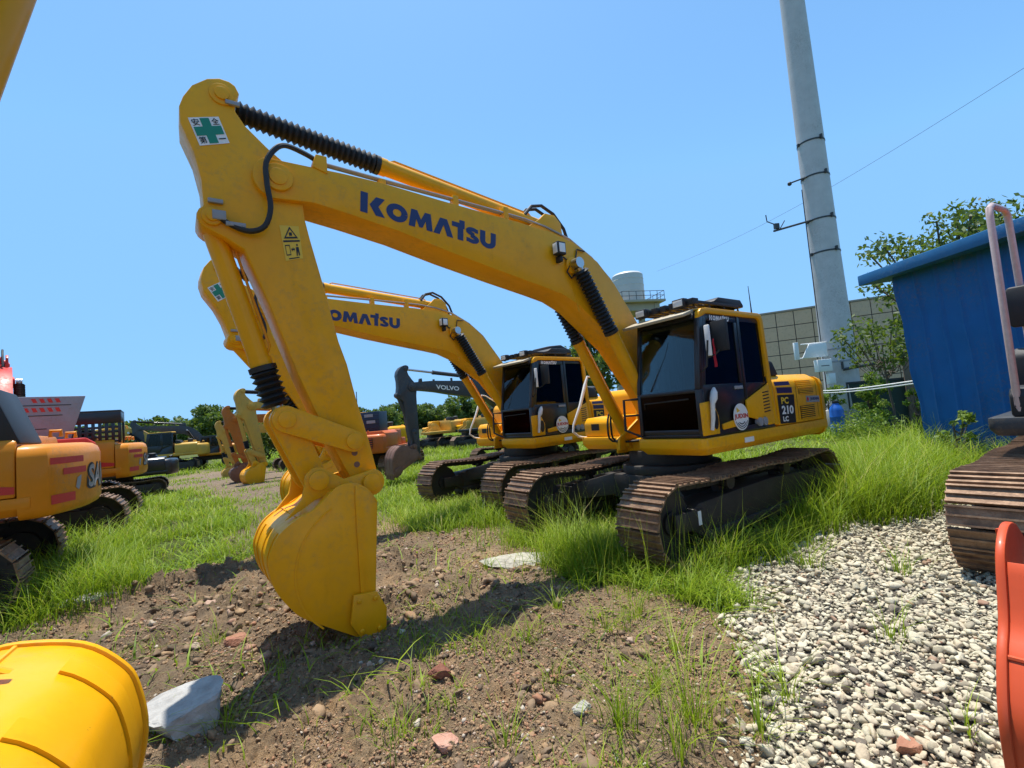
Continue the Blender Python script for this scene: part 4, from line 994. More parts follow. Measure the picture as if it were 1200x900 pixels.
def blades(x, y, h, wd, lean, az, tint, seg=3, droop=None):
    """curved tapering blades as quads strips -> verts, faces"""
    n = len(x); z0 = ground_z(x, y) - .01
    dx, dy = np.cos(az), np.sin(az); px, py = -dy, dx
    V = []; T = []
    for k in range(seg + 1):
        t = k / seg; out = lean * h * t * t * (1.0 if droop is None else 1 + droop * t); hz = h * (t - (0 if droop is None else .45 * droop * t ** 3) * lean)
        ww = wd * (1 - t) ** .7 * .5 if k < seg else wd * .04
        cx = x + dx * out; cy = y + dy * out; cz = z0 + hz
        V.append(np.stack([cx - px * ww, cy - py * ww, cz], 1)); V.append(np.stack([cx + px * ww, cy + py * ww, cz], 1))
    V = np.stack(V, 1)                                               # n, 2(seg+1), 3
    b = np.arange(n)[:, None] * (2 * (seg + 1))
    Fs = np.concatenate([np.stack([b[:, 0] + 2 * k, b[:, 0] + 2 * k + 1, b[:, 0] + 2 * k + 3, b[:, 0] + 2 * k + 2], 1) for k in range(seg)])
    return V.reshape(-1, 3), Fs, np.repeat(tint, 2 * (seg + 1))

TALL = [(-6.9, 7.2, 1.2, .55, 1), (-7.9, 8.6, 1.2, .6, 1), (-5.6, 6.0, .9, .60, 1), (-9.2, 10.6, 1.2, .6, 1), (-10.8, 13.2, 1.5, .6, 1), (.85, 6.1, .75, .75, 1.0), (.1, 7.2, .5, .45, .7), (.5, 6.7, .4, .5, .9), (1.1, 5.0, .45, .35, .12), (1.75, 5.2, .3, .55, .5), (2.2, 5.35, .28, .6, .6), (2.75, 5.45, .3, .55, .4), (3.3, 5.9, .35, .5, .35), (4.75, 7.05, .7, .9, 1), (5.3, 7.3, .8, .95, 1), (6.2, 7.9, .9, .95, 1),
        (7.5, 9.2, 1.6, .8, 1), (3.9, 6.5, .4, .8, .7), (-.6, 8.7, .6, .5, .9), (-.1, 9.6, .9, .5, 1), (1.6, 8.8, 1.2, .6, .9), (9.2, 10.8, 2.0, .9, 1), (7.4, 7.0, 1.0, .7, .8), (8.6, 8.2, .8, .8, .9)]
TUFT = [(.45, 2.85, .16, .42, 60), (.88, 2.86, .20, .55, 70), (.78, 3.25, .12, .35, 35), (1.05, 3.7, .16, .35, 30), (.62, 4.1, .22, .30, 35), (.95, 4.4, .25, .38, 60), (-.05, 4.0, .10, .22, 20), (.22, 4.5, .12, .30, 28), (1.5, 4.6, .2, .4, 60), (1.5, 3.0, .12, .4, 25), (1.95, 4.3, .14, .3, 30), (-2.05, 3.25, .18, .22, 45), (-2.5, 3.2, .12, .2, 20),
        (-2.9, 4.5, .2, .2, 30), (-2.2, 5.1, .16, .2, 22), (-.5, 5.9, .1, .3, 25), (-1.9, 4.6, .1, .2, 14), (.1, 3.3, .12, .2, 18), (-.2, 2.75, .12, .22, 18), (2.6, 3.6, .12, .35, 25), (3.6, 4.75, .18, .35, 40), (2.2, 2.6, .1, .25, 12), (-.9, 3.9, .08, .2, 10), (.7, 2.6, .15, .35, 30), (1.2, 2.75, .12, .4, 25), (.55, 5.0, .15, .3, 30), (-3.6, 4.2, .15, .2, 25), (2.95, 5.15, .2, .35, 50)]
def grow():
    N = 640000
    r = np.exp(rng.uniform(math.log(2.2), math.log(70), N)); a = rng.uniform(R(-60), R(62), N)
    x = r * np.sin(a); y = r * np.cos(a)
    jit = np.minimum(.34, .05 * r) ; g, d, p = zones(x + rng.normal(0, 1, N) * jit, y + rng.normal(0, 1, N) * jit)
    g = zones(x, y)[0]
    patch = fbm(x, y, .55, 4, 31)
    dens = np.clip((patch - .41) * 4.6, .04, 1) * np.clip(r / 8.5, .0, 1) ** 2 * .8
    dens = np.where(p, np.clip((fbm(x, y, .8, 3, 41) - .50) * 4, .02, .5), dens)
    dens = np.where(d, np.where(fbm(x, y, 1.8, 3, 43) > .62, .07, .005), dens)
    dens = np.where(g, .0, dens)
    h = .10 + .30 * fbm(x, y, .7, 3, 33) + .1 * rng.random(N)
    h = np.where((x < -2.5) & (y < 17), h * .85 + .14 * (fbm(x, y, 2.2, 2, 35) - .4), h)
    h = np.where(d | p, h * .45, h)
    for cx, cy, cr, hh, dd in TALL:
        q = np.hypot(x - cx, y - cy) / cr
        k = q < 1
        h = np.where(k, np.maximum(h, hh * (1.1 - .6 * q * q) * (.6 + .5 * rng.random(N))), h); dens = np.where(k, np.maximum(dens, dd * np.clip(1.3 - q, 0, 1)), dens)
    # none inside the crawler tracks
    for mx, my in MACH[:2]:
        u = (x - mx) * FMX + (y - my) * FMY; v = -(x - mx) * FMY + (y - my) * FMX
        under = (np.abs(u) < 2.2) & (np.abs(np.abs(v) - 1.19) < .34)
        dens = np.where(under, 0, dens)
        mid = (np.abs(u) < 2.2) & (np.abs(v) < .85); h = np.where(mid, np.minimum(h, .30), h)
    k = rng.random(N) < dens
    x, y, r, h = x[k], y[k], r[k], h[k]
    n = len(x)
    tint = np.clip(.42 + .55 * (fbm(x, y, .9, 3, 51) - .5) + rng.normal(0, .20, n), 0, 1)
    tint = np.where(rng.random(n) < .06, rng.uniform(.85, 1, n), tint)
    wd = np.maximum(.0085, .0014 * r) * rng.uniform(.7, 1.3, n)
    out = [blades(x, y, h * rng.uniform(.45, 1.25, n), wd, rng.uniform(.15, 1.1, n), rng.uniform(0, 2 * math.pi, n), tint, 3, np.full(n, .35))]
    # separate tufts on the bare soil and stones
    for cx, cy, cr, hh, cnt in TUFT:
        cnt = int(cnt * 1.25)
        aa = rng.uniform(0, 2 * math.pi, cnt); q = np.abs(rng.normal(0, .5, cnt)) * cr
        tx, ty = cx + q * np.cos(aa), cy + q * np.sin(aa)
        out.append(blades(tx, ty, hh * rng.uniform(.35, 1.1, cnt), rng.uniform(.004, .009, cnt), rng.uniform(.2, 1.0, cnt), aa + rng.normal(0, .6, cnt), np.clip(rng.normal(.45, .2, cnt), 0, 1), 4, np.full(cnt, .5)))
    # seed stalks
    ns = 500
    sx = rng.uniform(-.5, 7.5, ns * 4); sy = rng.uniform(4.8, 10, ns * 4); ok = np.zeros(len(sx), bool)
    for cx, cy, cr, hh, dd in TALL: ok |= np.hypot(sx - cx, sy - cy) < cr * .9
    g, d, p = zones(sx, sy); ok &= ~g
    sx, sy = sx[ok][:ns], sy[ok][:ns]; m_ = len(sx)
    out.append(blades(sx, sy, rng.uniform(.6, 1.05, m_), np.full(m_, .006), rng.uniform(.05, .35, m_), rng.uniform(0, 6.28, m_), rng.uniform(.6, .9, m_), 4, np.full(m_, .2)))
    nb = 60000
    r2_ = np.exp(rng.uniform(math.log(3.5), math.log(26), nb)); a2 = rng.uniform(R(-58), R(50), nb); bx, by = r2_ * np.sin(a2), r2_ * np.cos(a2)
    g, d, p = zones(bx, by); kk = (~g) & (rng.random(nb) < np.where(d | p, .05, 1.0)) & (fbm(bx, by, 1.1, 3, 37) > .42); bx, by, r2_ = bx[kk], by[kk], r2_[kk]; m_ = len(bx)
    out.append(blades(bx, by, rng.uniform(.05, .22, m_), np.maximum(.016, .0024 * r2_) * rng.uniform(.6, 1.4, m_), rng.uniform(.8, 2.0, m_), rng.uniform(0, 6.28, m_), np.clip(rng.normal(.36, .2, m_), 0, .75), 3, np.full(m_, .4)))
    V = []; Fc = []; T = []; o = 0
    for v, f, t in out: V.append(v); Fc.append(f + o); T.append(t); o += len(v)
    gobj = np_mesh('grass', np.concatenate(V), np.concatenate(Fc), 4, M['grass'], {'tint': np.concatenate(T)})
    tag(gobj, 'bright green wild grass growing over the yard', 'grass', kind='stuff')
grow()

# ------------------------------------------------------------------ loose stones and clods (uncountable)
def ico():
    bm = bmesh.new(); bmesh.ops.create_icosphere(bm, subdivisions=2, radius=1)
    v = np.array([p.co[:] for p in bm.verts]); bm.verts.index_update(); f = np.array([[q.index for q in t.verts] for t in bm.faces]); bm.free(); return v, f
IV, IF = ico()
def shape_variants(k, amp, sharp):
    out = []
    for i in range(k):
        v = IV.copy(); 
        for _ in range(sharp):                                        # cut facets
            n = rng.normal(size=3); n /= np.linalg.norm(n); lim = rng.uniform(.36, .80); dd = v @ n
            v = v - np.where(dd > lim, dd - lim, 0)[:, None] * n
        v *= 1 + amp * rng.normal(size=(len(v), 1)); out.append(v)
    return np.array(out)
def scatter(name, x, y, rad, mat, flat=.65, amp=.05, sharp=7, lift=.25, label=None, cat=None, tint=None):
    n = len(x); var = shape_variants(32, amp, sharp)[rng.integers(0, 32, n)]
    sc = rad[:, None] * np.stack([rng.uniform(.8, 1.35, n), rng.uniform(.7, 1.1, n), rng.uniform(.75, 1.1, n) * flat], 1)
    v = var * sc[:, None, :]
    tl = rng.normal(0, .35, (n, 2)); a = rng.uniform(0, 2 * math.pi, n)
    c, s = np.cos(tl[:, 0])[:, None], np.sin(tl[:, 0])[:, None]; v = np.stack([v[..., 0], v[..., 1] * c - v[..., 2] * s, v[..., 1] * s + v[..., 2] * c], -1)
    c, s = np.cos(tl[:, 1])[:, None], np.sin(tl[:, 1])[:, None]; v = np.stack([v[..., 0] * c + v[..., 2] * s, v[..., 1], -v[..., 0] * s + v[..., 2] * c], -1)
    c, s = np.cos(a)[:, None], np.sin(a)[:, None]; v = np.stack([v[..., 0] * c - v[..., 1] * s, v[..., 0] * s + v[..., 1] * c, v[..., 2]], -1)
    z = ground_z(x, y) + rad * lift
    v = v + np.stack([x, y, z], 1)[:, None, :]
    f = IF[None] + (np.arange(n) * len(IV))[:, None, None]
    tt = np.repeat(rng.random(n) if tint is None else tint, len(IV))
    o = np_mesh(name, v.reshape(-1, 3), f.reshape(-1, 3), 3, mat, {'tint': tt})
    return tag(o, label, cat, kind='stuff')
def stone_mat(name, cols):
    m = NT(name)
    c = m.ramp(m.attr('tint'), [(i / (len(cols) - 1), k) for i, k in enumerate(cols)])
    n = m.noise(45, 5, .7); c = m.mix(m.math('MULTIPLY', m.ramp(n, [(.4, 0.0), (.75, 1.0)]), .5), c, (.20, .17, .13))
    m.principled(c, .85, spec=.25, normal=m.bump(m.noise(90, 4), .35, .01)); return m.mat
M['gravel'] = stone_mat('limestone_gravel', [(.10, .085, .07), (.26, .22, .165), (.48, .43, .30), (.64, .585, .43), (.50, .40, .27), (.28, .14, .09)])
M['clod'] = stone_mat('soil_clods', [(.08, .054, .034), (.17, .112, .068), (.27, .18, .105), (.36, .23, .12), (.34, .15, .085), (.50, .45, .36)])
nx_ = 110000
x = rng.uniform(.5, 8.2, nx_); y = rng.uniform(.6, 8.2, nx_)
jx = x + .45 * (fbm(x, y, 1.6, 3, 3) - .5) + rng.normal(0, .10, nx_); jy = y + .45 * (fbm(x, y, 1.6, 3, 8) - .5) + rng.normal(0, .10, nx_)
k = inpoly(jx, jy, GRAVEL) & (np.hypot(x, y) > 1.5) & (rng.random(nx_) < np.clip(1.1 - .05 * np.hypot(x, y), .3, 1))
x, y = x[k], y[k]; rad = np.clip(rng.lognormal(math.log(.0165), .52, len(x)), .007, .055)
tn = np.clip(rng.normal(.58, .13, len(x)), .02, .74); tn = np.where(rng.random(len(x)) < .07, rng.uniform(.05, .3, len(x)), tn); tn = np.where(rng.random(len(x)) < .025, rng.uniform(.85, 1, len(x)), tn)
scatter('gravel', x, y, rad, M['gravel'], lift=rng.uniform(.1, .9, len(x)), flat=.70, sharp=16, amp=.03, label='pale crushed limestone gravel beside the excavator tracks', cat='gravel', tint=tn)
n = 46000
r = np.exp(rng.uniform(math.log(2.0), math.log(12), n)); a = rng.uniform(R(-60), R(35), n); x = r * np.sin(a); y = r * np.cos(a)
g, d, p = zones(x, y)
cl = fbm(x, y, 1.4, 3, 61); mw = np.zeros(n)
for mx, my, sx, sy, h in MOUNDS:
    if h > 0: mw = np.maximum(mw, np.exp(-((x - mx) ** 2 + (y - my) ** 2) / (sx * 1.1) ** 2))
keep = rng.random(n) < np.where(d, np.clip((cl - .48) * 2.6, .08, .6) + .25 * mw, np.where(p & (r < 12), .12, 0))
x, y, mw, r = x[keep], y[keep], mw[keep], r[keep]
rad = np.clip(rng.lognormal(math.log(.0085), .55, len(x)) * (1 + .7 * mw * (np.hypot(x, y) > 3.6)) * (1 + .1 * np.hypot(x, y)), .004, .055)
tn = np.clip(rng.normal(.32, .16, len(x)), 0, .7); tn = np.where(rng.random(len(x)) < .10, rng.uniform(.75, 1, len(x)), tn)
scatter('soil_clods', x, y, rad, M['clod'], flat=.8, amp=.20, sharp=6, lift=.2, label='brown soil clods and pebbles strewn over the bare dirt', cat='soil', tint=tn)

# fine crumbs: small dark and pale grains all over the bare soil
n = 150000
r = np.exp(rng.uniform(math.log(2.1), math.log(9), n)); a = rng.uniform(R(-58), R(30), n); x = r * np.sin(a); y = r * np.cos(a)
g, d, p = zones(x, y); keep = (d | (p & (rng.random(n) < .5)) | (g & (rng.random(n) < .25))) & (rng.random(n) < np.clip((fbm(x, y, 2.4, 3, 66) - .30) * 3, .12, 1))
x, y, r = x[keep], y[keep], r[keep]
IV2, IF2 = IV, IF
bm = bmesh.new(); bmesh.ops.create_icosphere(bm, subdivisions=1, radius=1); IV = np.array([q.co[:] for q in bm.verts]); bm.verts.index_update(); IF = np.array([[q.index for q in t.verts] for t in bm.faces]); bm.free()
tn = np.clip(rng.normal(.50, .20, len(x)), 0, .72); tn = np.where(rng.random(len(x)) < .13, rng.uniform(.7, 1, len(x)), tn)
scatter('soil_crumbs', x, y, np.clip(rng.lognormal(math.log(.0052), .5, len(x)) * (.6 + .11 * r), .002, .02), M['clod'], flat=.85, amp=.18, sharp=2, lift=.3, label='fine brown crumbs and pale grit covering the bare dirt', cat='soil', tint=tn)
IV, IF = IV2, IF2

# ------------------------------------------------------------------ single stones
def stone(name, label, cat, x, y, dims, rot, cols, seed, tilt=(0, 0), up=.3, group=None):
    rg = np.random.default_rng(seed); bm = bmesh.new(); bmesh.ops.create_icosphere(bm, subdivisions=4, radius=1)
    cuts = [(lambda q: q / np.linalg.norm(q))(rg.normal(size=3)) for _ in range(9)] + [np.array((0, 0, 1.)), np.array((0, 0, -1.))]
    lims = list(rg.uniform(.50, .78, 9)) + [.45, .5]
    for v in bm.verts:
        p = np.array(v.co)
        for nrm, l in zip(cuts, lims):
            q = p @ nrm
            if q > l: p = p - (q - l) * .97 * nrm
        p *= 1 + .025 * rg.normal()
        v.co = Vector((p[0] * dims[0], p[1] * dims[1], p[2] * dims[2]))
    me = bpy.data.meshes.new(name); bm.to_mesh(me); bm.free()
    m = NT(name + '_stone'); n = m.noise(9, 6, .7); c = m.ramp(n, [(.3, cols[0]), (.6, cols[1])])
    m.principled(c, .85, spec=.25, normal=m.bump(m.noise(30, 6, .7), .6, .02)); me.materials.append(m.mat)
    o = bpy.data.objects.new(name, me); COL.objects.link(o)
    o.location = (x, y, float(ground_z(np.array([x]), np.array([y]))[0]) + dims[2] * up); o.rotation_euler = (tilt[0], tilt[1], rot)
    return tag(o, label, cat, group)
stone('rock', 'large pale grey rock lying by the yellow bucket in front', 'rock', -2.36, 3.30, (.34, .26, .22), .3, ((.28, .27, .25), (.42, .41, .38)), 3, (.1, -.12), .25)
stone('concrete_slab', 'flat pale concrete slab lying in the dirt before the tracks', 'slab', -.14, 6.12, (.52, .26, .10), .2, ((.30, .27, .22), (.46, .43, .35)), 5, (.06, .08), .25)
stone('brick_chunk', 'dark red brick chunk in the shadow edge of the boom', 'brick', -.68, 3.47, (.085, .06, .07), .5, ((.16, .06, .04), (.26, .11, .07)), 8, (.3, .2), .5)
stone('brick_chunk', 'reddish brick piece on the soil left of the digging bucket', 'brick', -2.68, 4.42, (.10, .07, .07), 1.1, ((.30, .13, .08), (.40, .20, .13)), 9, (.2, .1), .4)
stone('brick_chunk', 'flat pinkish brick fragment at the bottom among pebbles', 'brick', -.55, 2.83, (.10, .07, .05), .1, ((.42, .21, .14), (.52, .30, .22)), 11, (.05, .1), .3)
stone('rock', 'small greyish stone lying on bare soil in the middle foreground', 'rock', .27, 3.05, (.09, .06, .04), .8, ((.30, .28, .24), (.42, .40, .34)), 13, (.1, .1), .2)
stone('rock', 'flat pale stone half buried at the grass edge on the left', 'rock', -5.2, 5.75, (.42, .16, .07), .4, ((.32, .30, .26), (.46, .44, .40)), 15, (.05, .05), .3)
stone('brick_chunk', 'reddish brown stone in the near gravel at the bottom edge', 'brick', 1.85, 2.55, (.09, .06, .05), .4, ((.30, .13, .08), (.42, .22, .14)), 17, (.1, .1), .5)
# ------------------------------------------------------------------ trees and shrubs
M['leaf'] = leaf_mat('tree_leaves', [(.03, .06, .012), (.06, .105, .022), (.10, .155, .035), (.18, .22, .07)], .3)
M['leafbright'] = leaf_mat('shrub_leaves', [(.06, .12, .012), (.11, .19, .02), (.17, .26, .035), (.24, .30, .05)], .35)
M['bark'] = plain('bark', (.10, .075, .055), .9, var=.4, scale=12, bump=.6)

def leaf_cloud(name, centers, radii, n, size, mat, parent=None, seed=1, squash=.8):
    rg = np.random.default_rng(seed); centers = np.array(centers, float); radii = np.array(radii, float)
    pr = radii ** 2; ci = rg.choice(len(centers), n, p=pr / pr.sum())
    d = rg.normal(size=(n, 3)); d /= np.linalg.norm(d, axis=1)[:, None]
    q = rg.random(n) ** .45
    p = centers[ci] + d * (radii[ci] * q)[:, None] * np.array([1, 1, squash])
    u = rg.normal(size=(n, 3)); u /= np.linalg.norm(u, axis=1)[:, None]
    v = np.cross(u, rg.normal(size=(n, 3))); v /= np.linalg.norm(v, axis=1)[:, None]
    s = size * rg.uniform(.6, 1.4, n)[:, None]
    V = np.stack([p - u * s, p + v * s * .45, p + u * s, p - v * s * .45], 1).reshape(-1, 3)
    F = np.arange(n * 4).reshape(-1, 4)
    tint = np.clip(rg.normal(.45, .18, len(centers))[ci] + rg.normal(0, .16, n), 0, 1)
    return np_mesh(name, V, F, 4, mat, {'tint': np.repeat(tint, 4)}, parent=parent)

def tree(label, cat, loc, h, cr, clumps, nleaf, lsize, seed, mat='leaf', name='tree', group=None, trunk_h=.35, crown_lift=.62, clump_r=.4, trunk_r=.02):
    rg = np.random.default_rng(seed); root = empty(name, loc); tag(root, label, cat, group)
    cs = []; rs = []; t = MB(); base = Vector((0, 0, -.1)); fork = Vector((rg.normal() * .03 * h, rg.normal() * .03 * h, h * trunk_h))
    t.tube([base, fork * .5 + Vector((.02 * h, 0, 0)), fork, Vector((fork.x, fork.y, h * .75))], [trunk_r * h, trunk_r * h * .8, trunk_r * h * .6, trunk_r * h * .2], 8)
    for i in range(clumps):
        a = rg.uniform(0, 2 * math.pi); q = math.sqrt(rg.random()) * cr; z = h * crown_lift + rg.uniform(-1, 1) * h * (1 - crown_lift) * .9 * math.sqrt(max(.05, 1 - (q / cr) ** 2 * .8))
        c = Vector((math.cos(a) * q, math.sin(a) * q, z)); cs.append(c); rs.append(cr * clump_r * rg.uniform(.6, 1.3))
        m_ = fork.lerp(c, .5) + Vector((0, 0, -.04 * h)); t.tube([fork.lerp(Vector((fork.x, fork.y, h * .7)), rg.random() * .8), m_, c], [trunk_r * h * .4, trunk_r * h * .22, .004 * h], 6)
    t.build('trunk', M['bark'], root)
    leaf_cloud('crown', cs, rs, nleaf, lsize, M[mat], root, seed)
    return root

tree('leafy tree rising behind the blue shed roof', 'tree', (12.8, 13.6, 0), 6.9, 1.75, 46, 4300, .085, 4, trunk_h=.5, crown_lift=.74, clump_r=.33, trunk_r=.012)
tree('thin branching tree standing before the tan wall beside the white pole', 'tree', (12.6, 16.0, 0), 4.3, 1.15, 22, 1300, .085, 6, trunk_h=.45, crown_lift=.74, clump_r=.36, trunk_r=.011)
tree('bright green bushy shrub climbing at the foot of the white pole', 'shrub', (14.3, 19.2, 0), 2.4, .55, 16, 2600, .06, 9, 'leafbright', 'shrub', trunk_h=.3, crown_lift=.58, clump_r=.5)
tree('low light green bush between the blue drum and the white pole', 'shrub', (13.1, 19.9, 0), 1.9, .6, 10, 900, .07, 10, 'leafbright', 'shrub', trunk_h=.5, crown_lift=.75, clump_r=.4)
tree('tall feathery weed standing against the dark gate', 'weed', (12.6, 15.0, 0), 2.1, .30, 14, 1100, .045, 12, 'leafbright', 'weed', trunk_h=.3, crown_lift=.5, clump_r=.45)
tree('slim pale green weed leaning by the climbing shrub', 'weed', (12.7, 16.6, 0), 1.5, .35, 12, 900, .04, 14, 'leafbright', 'weed', trunk_h=.3, crown_lift=.5, clump_r=.45)
tree('young leafy plant rising in front of the blue shed wall', 'weed', (8.4, 9.2, 0), 1.35, .28, 12, 340, .05, 15, 'leafbright', 'weed', trunk_h=.4, crown_lift=.6, clump_r=.4)
tree('low creeping green plants covering the rubble before the pole', 'shrub', (12.0, 16.2, 0), .9, 1.3, 26, 3200, .05, 16, 'leafbright', 'shrub', trunk_h=.2, crown_lift=.4, clump_r=.35)
tree('dense dark green bush behind the yellow excavator arms', 'shrub', (-14.6, 30, 0), 3.4, 1.9, 26, 5000, .14, 18, 'leaf', 'shrub', trunk_h=.2, crown_lift=.5, clump_r=.42)
tree('round dark green tree taller than the hedge line at left', 'tree', (-55, 88, 0), 8.5, 3.6, 30, 6000, .34, 20, 'leaf', trunk_h=.3, crown_lift=.58, clump_r=.42)
tree('green tree seen between the boom and its cylinder', 'tree', (9.0, 46, 0), 11, 3.4, 30, 5000, .28, 22, 'leaf', trunk_h=.35, crown_lift=.62, clump_r=.38)
tg = 'far treeline along the horizon'
tl = 'distant green tree in the treeline along the horizon'
masters = [tree(tl, 'tree', (-150 + i * 13, 155 + i * 3, 0), 8.0 + i, 4.2, 22, 2600, .55, 30 + i, 'leaf', group=tg, trunk_h=.25, crown_lift=.52, clump_r=.45) for i in range(4)]
def dup(root, loc, rz, sc):
    r = root.copy(); COL.objects.link(r); r.location = loc; r.rotation_euler = (0, 0, rz); r.scale = (sc, sc, sc)
    for ch in root.children:
        c = ch.copy(); COL.objects.link(c); c.parent = r
    return r
rg = np.random.default_rng(99)
for i in range(64):
    t = i / 63; ang = R(-48 + 60 * t) + rg.normal() * .008; dist = rg.uniform(150, 200)
    if ang > R(9): continue
    dup(masters[i % 4], (math.sin(ang) * dist, math.cos(ang) * dist, -.5), rg.uniform(0, 6.28), rg.uniform(.72, 1.12))
wd = []
for i in range(420):
    ang = R(rg.uniform(-62, 14)); dist = rg.uniform(165, 215); wd.append((math.sin(ang) * dist, math.cos(ang) * dist, rg.uniform(.5, 3.8)))
wo2 = leaf_cloud('hedge', wd, [rg.uniform(2.2, 4.2) for _ in wd], 30000, .75, M['leaf'], seed=77); tag(wo2, 'far green undergrowth filling the foot of the treeline', 'undergrowth', kind='stuff')

# ------------------------------------------------------------------ pole with fittings
pole = empty('telecom_pole', (14.5, 21, 0)); tag(pole, 'tall tapered white metal pole with antenna arms beside the tan wall', 'pole')
PM = paint('pole_white_paint', (.56, .54, .53), rough=.5, coat=0, dirt=.5, dust=(.22, .20, .18), wear=.5)
p = MB(); RB = [(0, .70), (2.4, .665), (8, .58), (20, .485), (27, .43)]
p.tube([(0, 0, z) for z, r in RB], [r for z, r in RB], 40); p.build('mast', PM, pole)
def rad_at(z): return np.interp(z, [a for a, _ in RB], [b for _, b in RB])
p = MB(); p.cyl((0, 0, 0), (0, 0, .9), .80, 32); p.build('concrete_base', plain('concrete', (.36, .34, .31), .9, var=.2, bump=.3), pole, bevel=.03)
for z in (13.0, 11.4, 9.4, 7.9, 3.55, 3.0):
    p = MB(); r = rad_at(z); p.tube([(0, 0, z - .035), (0, 0, z + .035)], r + .018, 40); p.box(-r - .08, -r + .02, -.05, .05, z - .06, z + .06); p.box(r * .2 - .04, r * .2 + .04, -r - .08, -r + .02, z - .05, z + .14); p.build('clamp_band', M['silver'] if z < 5 else M['grey'], pole)
p = MB(); p.tube([(-.52, -.2, 11.4), (-1.35, -.45, 11.1)], .035, 8); p.sphere((-1.5, -.5, 11.02), .09, 8); p.build('bracket_arm', M['grey'], pole)
p = MB(); p.tube([(-.55, -.2, 9.4), (-2.45, -.5, 8.95)], .045, 8); p.tube([(-2.25, -.48, 9.0), (-2.35, -.48, 9.25), (-2.7, -.5, 9.4), (-2.72, -.5, 9.7)], .025, 6); p.tube([(-2.15, -.48, 9.05), (-1.9, -.46, 9.4)], .02, 6); p.box(-2.4, -2.2, -.55, -.42, 9.05, 9.28); p.build('bracket_arm', M['grey'], pole)
p = MB(); p.tube([(-.70, -.05, 10.9), (-.72, -.05, 8.2), (-.72, -.05, 4), (-.74, -.05, 1)], .02, 6); p.build('cable', M['matblack'], pole)
p = MB(); p.tube([(-.6, -.2, 3.9), (-1.9, -.5, 3.85)], .03, 8); p.tube([(-.6, -.2, 3.3), (-2.0, -.5, 3.25)], .03, 8); p.box(-2.25, -2.08, -.62, -.5, 3.2, 3.95); p.loft([[Vector((a, b, c)) for a, c in ((-1.9, 3.25), (-1.55, 3.85), (-.8, 3.85), (-.8, 3.25))] for b in (-.52, -.46)]); p.build('panel_antenna', M['white'], pole, bevel=.01)
p = MB(); p.box(-1.42, -.82, -.75, -.45, 2.6, 3.12); bx = p.build('junction_box', M['white'], pole, bevel=.015)
p = MB(); p.box(-1.3, -.95, -.754, -.75, 2.83, 2.86); p.build('box_slot', M['ink'], bx, smooth=0)
p = MB(); p.box(-1.0, -.72, -.72, -.5, 2.05, 2.5); p.build('junction_box', M['white'], pole, bevel=.015)

# ------------------------------------------------------------------ tan panel wall
def wall_mat():
    m = NT('tan_wall_panel')
    n = m.noise(1.3, 5, .6); c = m.mix(n, (.55, .385, .24), (.66, .47, .31)); c = m.mix(m.math('MULTIPLY', m.ramp(m.noise(9, 5, .7), [(.5, 0.0), (.8, 1.0)]), .4), c, (.16, .13, .10))
    m.principled(c, .85); return m.mat
WA, WB = Vector((12.4, 27, 0)), Vector((24.5, 21.5, 0)); WL = (WB - WA).length
wall = empty('panel_building', WA, math.atan2(WB.y - WA.y, WB.x - WA.x)); tag(wall, 'tan windowless panel building with square grid behind the white pole', 'building')
wmat = wall_mat()
b = MB(); b.box(0, WL, .10, 6, -.2, 6.25); b.build('core', M['grey'], wall)
b = MB(); nxp, nzp = int(WL / .86), 8
for i in range(nxp):
    for k in range(nzp):
        dz = rng.normal() * .003
        b.box(i * .86 + .02, i * .86 + .84, .04 + dz, .10, k * .78 + .02, k * .78 + .76)
b.build('wall_panels', wmat, wall, smooth=0)
b = MB(); b.box(-.03, WL, .0, .4, 6.24, 6.34); b.build('coping', plain('coping_metal', (.30, .27, .22), .6), wall, bevel=.01)

# gate, beam, drum, cords
gate = empty('metal_gate', (13.9, 20.6, 0), R(-30)); tag(gate, 'dark green sheet metal gate between the pole and blue shed', 'gate')
GM = plain('dark_green_sheet', (.018, .045, .038), .55)
b = MB(); b.box(.4, 3.4, 0, .05, 0, 2.0); b.build('gate_leaf', GM, gate)
b = MB()
for x in (.4, 1.35, 2.35, 3.35): b.box(x, x + .06, -.04, 0, 0, 2.05)
b.box(.4, 3.4, -.035, -.003, 1.98, 2.06); b.build('gate_frame', M['grey'], gate)
b = MB(); b.box(2.35, 2.75, -.25, -.05, 0, 2.9); b.build('gate_post', plain('brown_post', (.16, .115, .08), .8), gate, bevel=.01)
b = MB(); b.tube([(.35, -.15, 2.62), (3.9, -.15, 2.95)], .06, 8); b.tube([(.35, -.15, 2.95), (.35, -.15, 2.62)], .05, 8); b.build('cross_beam', M['grey'], gate)
drum = empty('blue_drum', (12.75, 19.0, 0), 0, .88); tag(drum, 'upright blue plastic drum with dark cap in front of the white pole', 'drum')
b = MB(); prof = [(0, .25), (.05, .28), (.3, .285), (.32, .30), (.36, .285), (.8, .285), (.82, .30), (.86, .285), (1.1, .28), (1.25, .23), (1.36, .14), (1.42, .12)]
b.tube([(0, 0, z) for z, r in prof], [r for z, r in prof], 24); b.build('barrel', plain('blue_plastic', (.008, .10, .42), .4, var=.15), drum)
b = MB(); b.cyl((0, 0, 1.42), (0, 0, 1.54), .13, 16); b.build('cap', M['matblack'], drum, bevel=.02)
for nm, z0, z1 in (('upper', 1.94, 1.86), ('lower', 1.86, 1.80)):
    b = MB(); A, B = Vector((11.3, 19.6, z0)), Vector((9.25, 11.0, z1)); b.tube([A.lerp(B, t) - Vector((0, 0, .12 * math.sin(math.pi * t))) for t in np.linspace(0, 1, 12)], .018, 6)
    tag(b.build('cord', M['whitewrap']), 'white cord stretched to the blue shed, %s of two' % nm, 'cord', 'white cords')
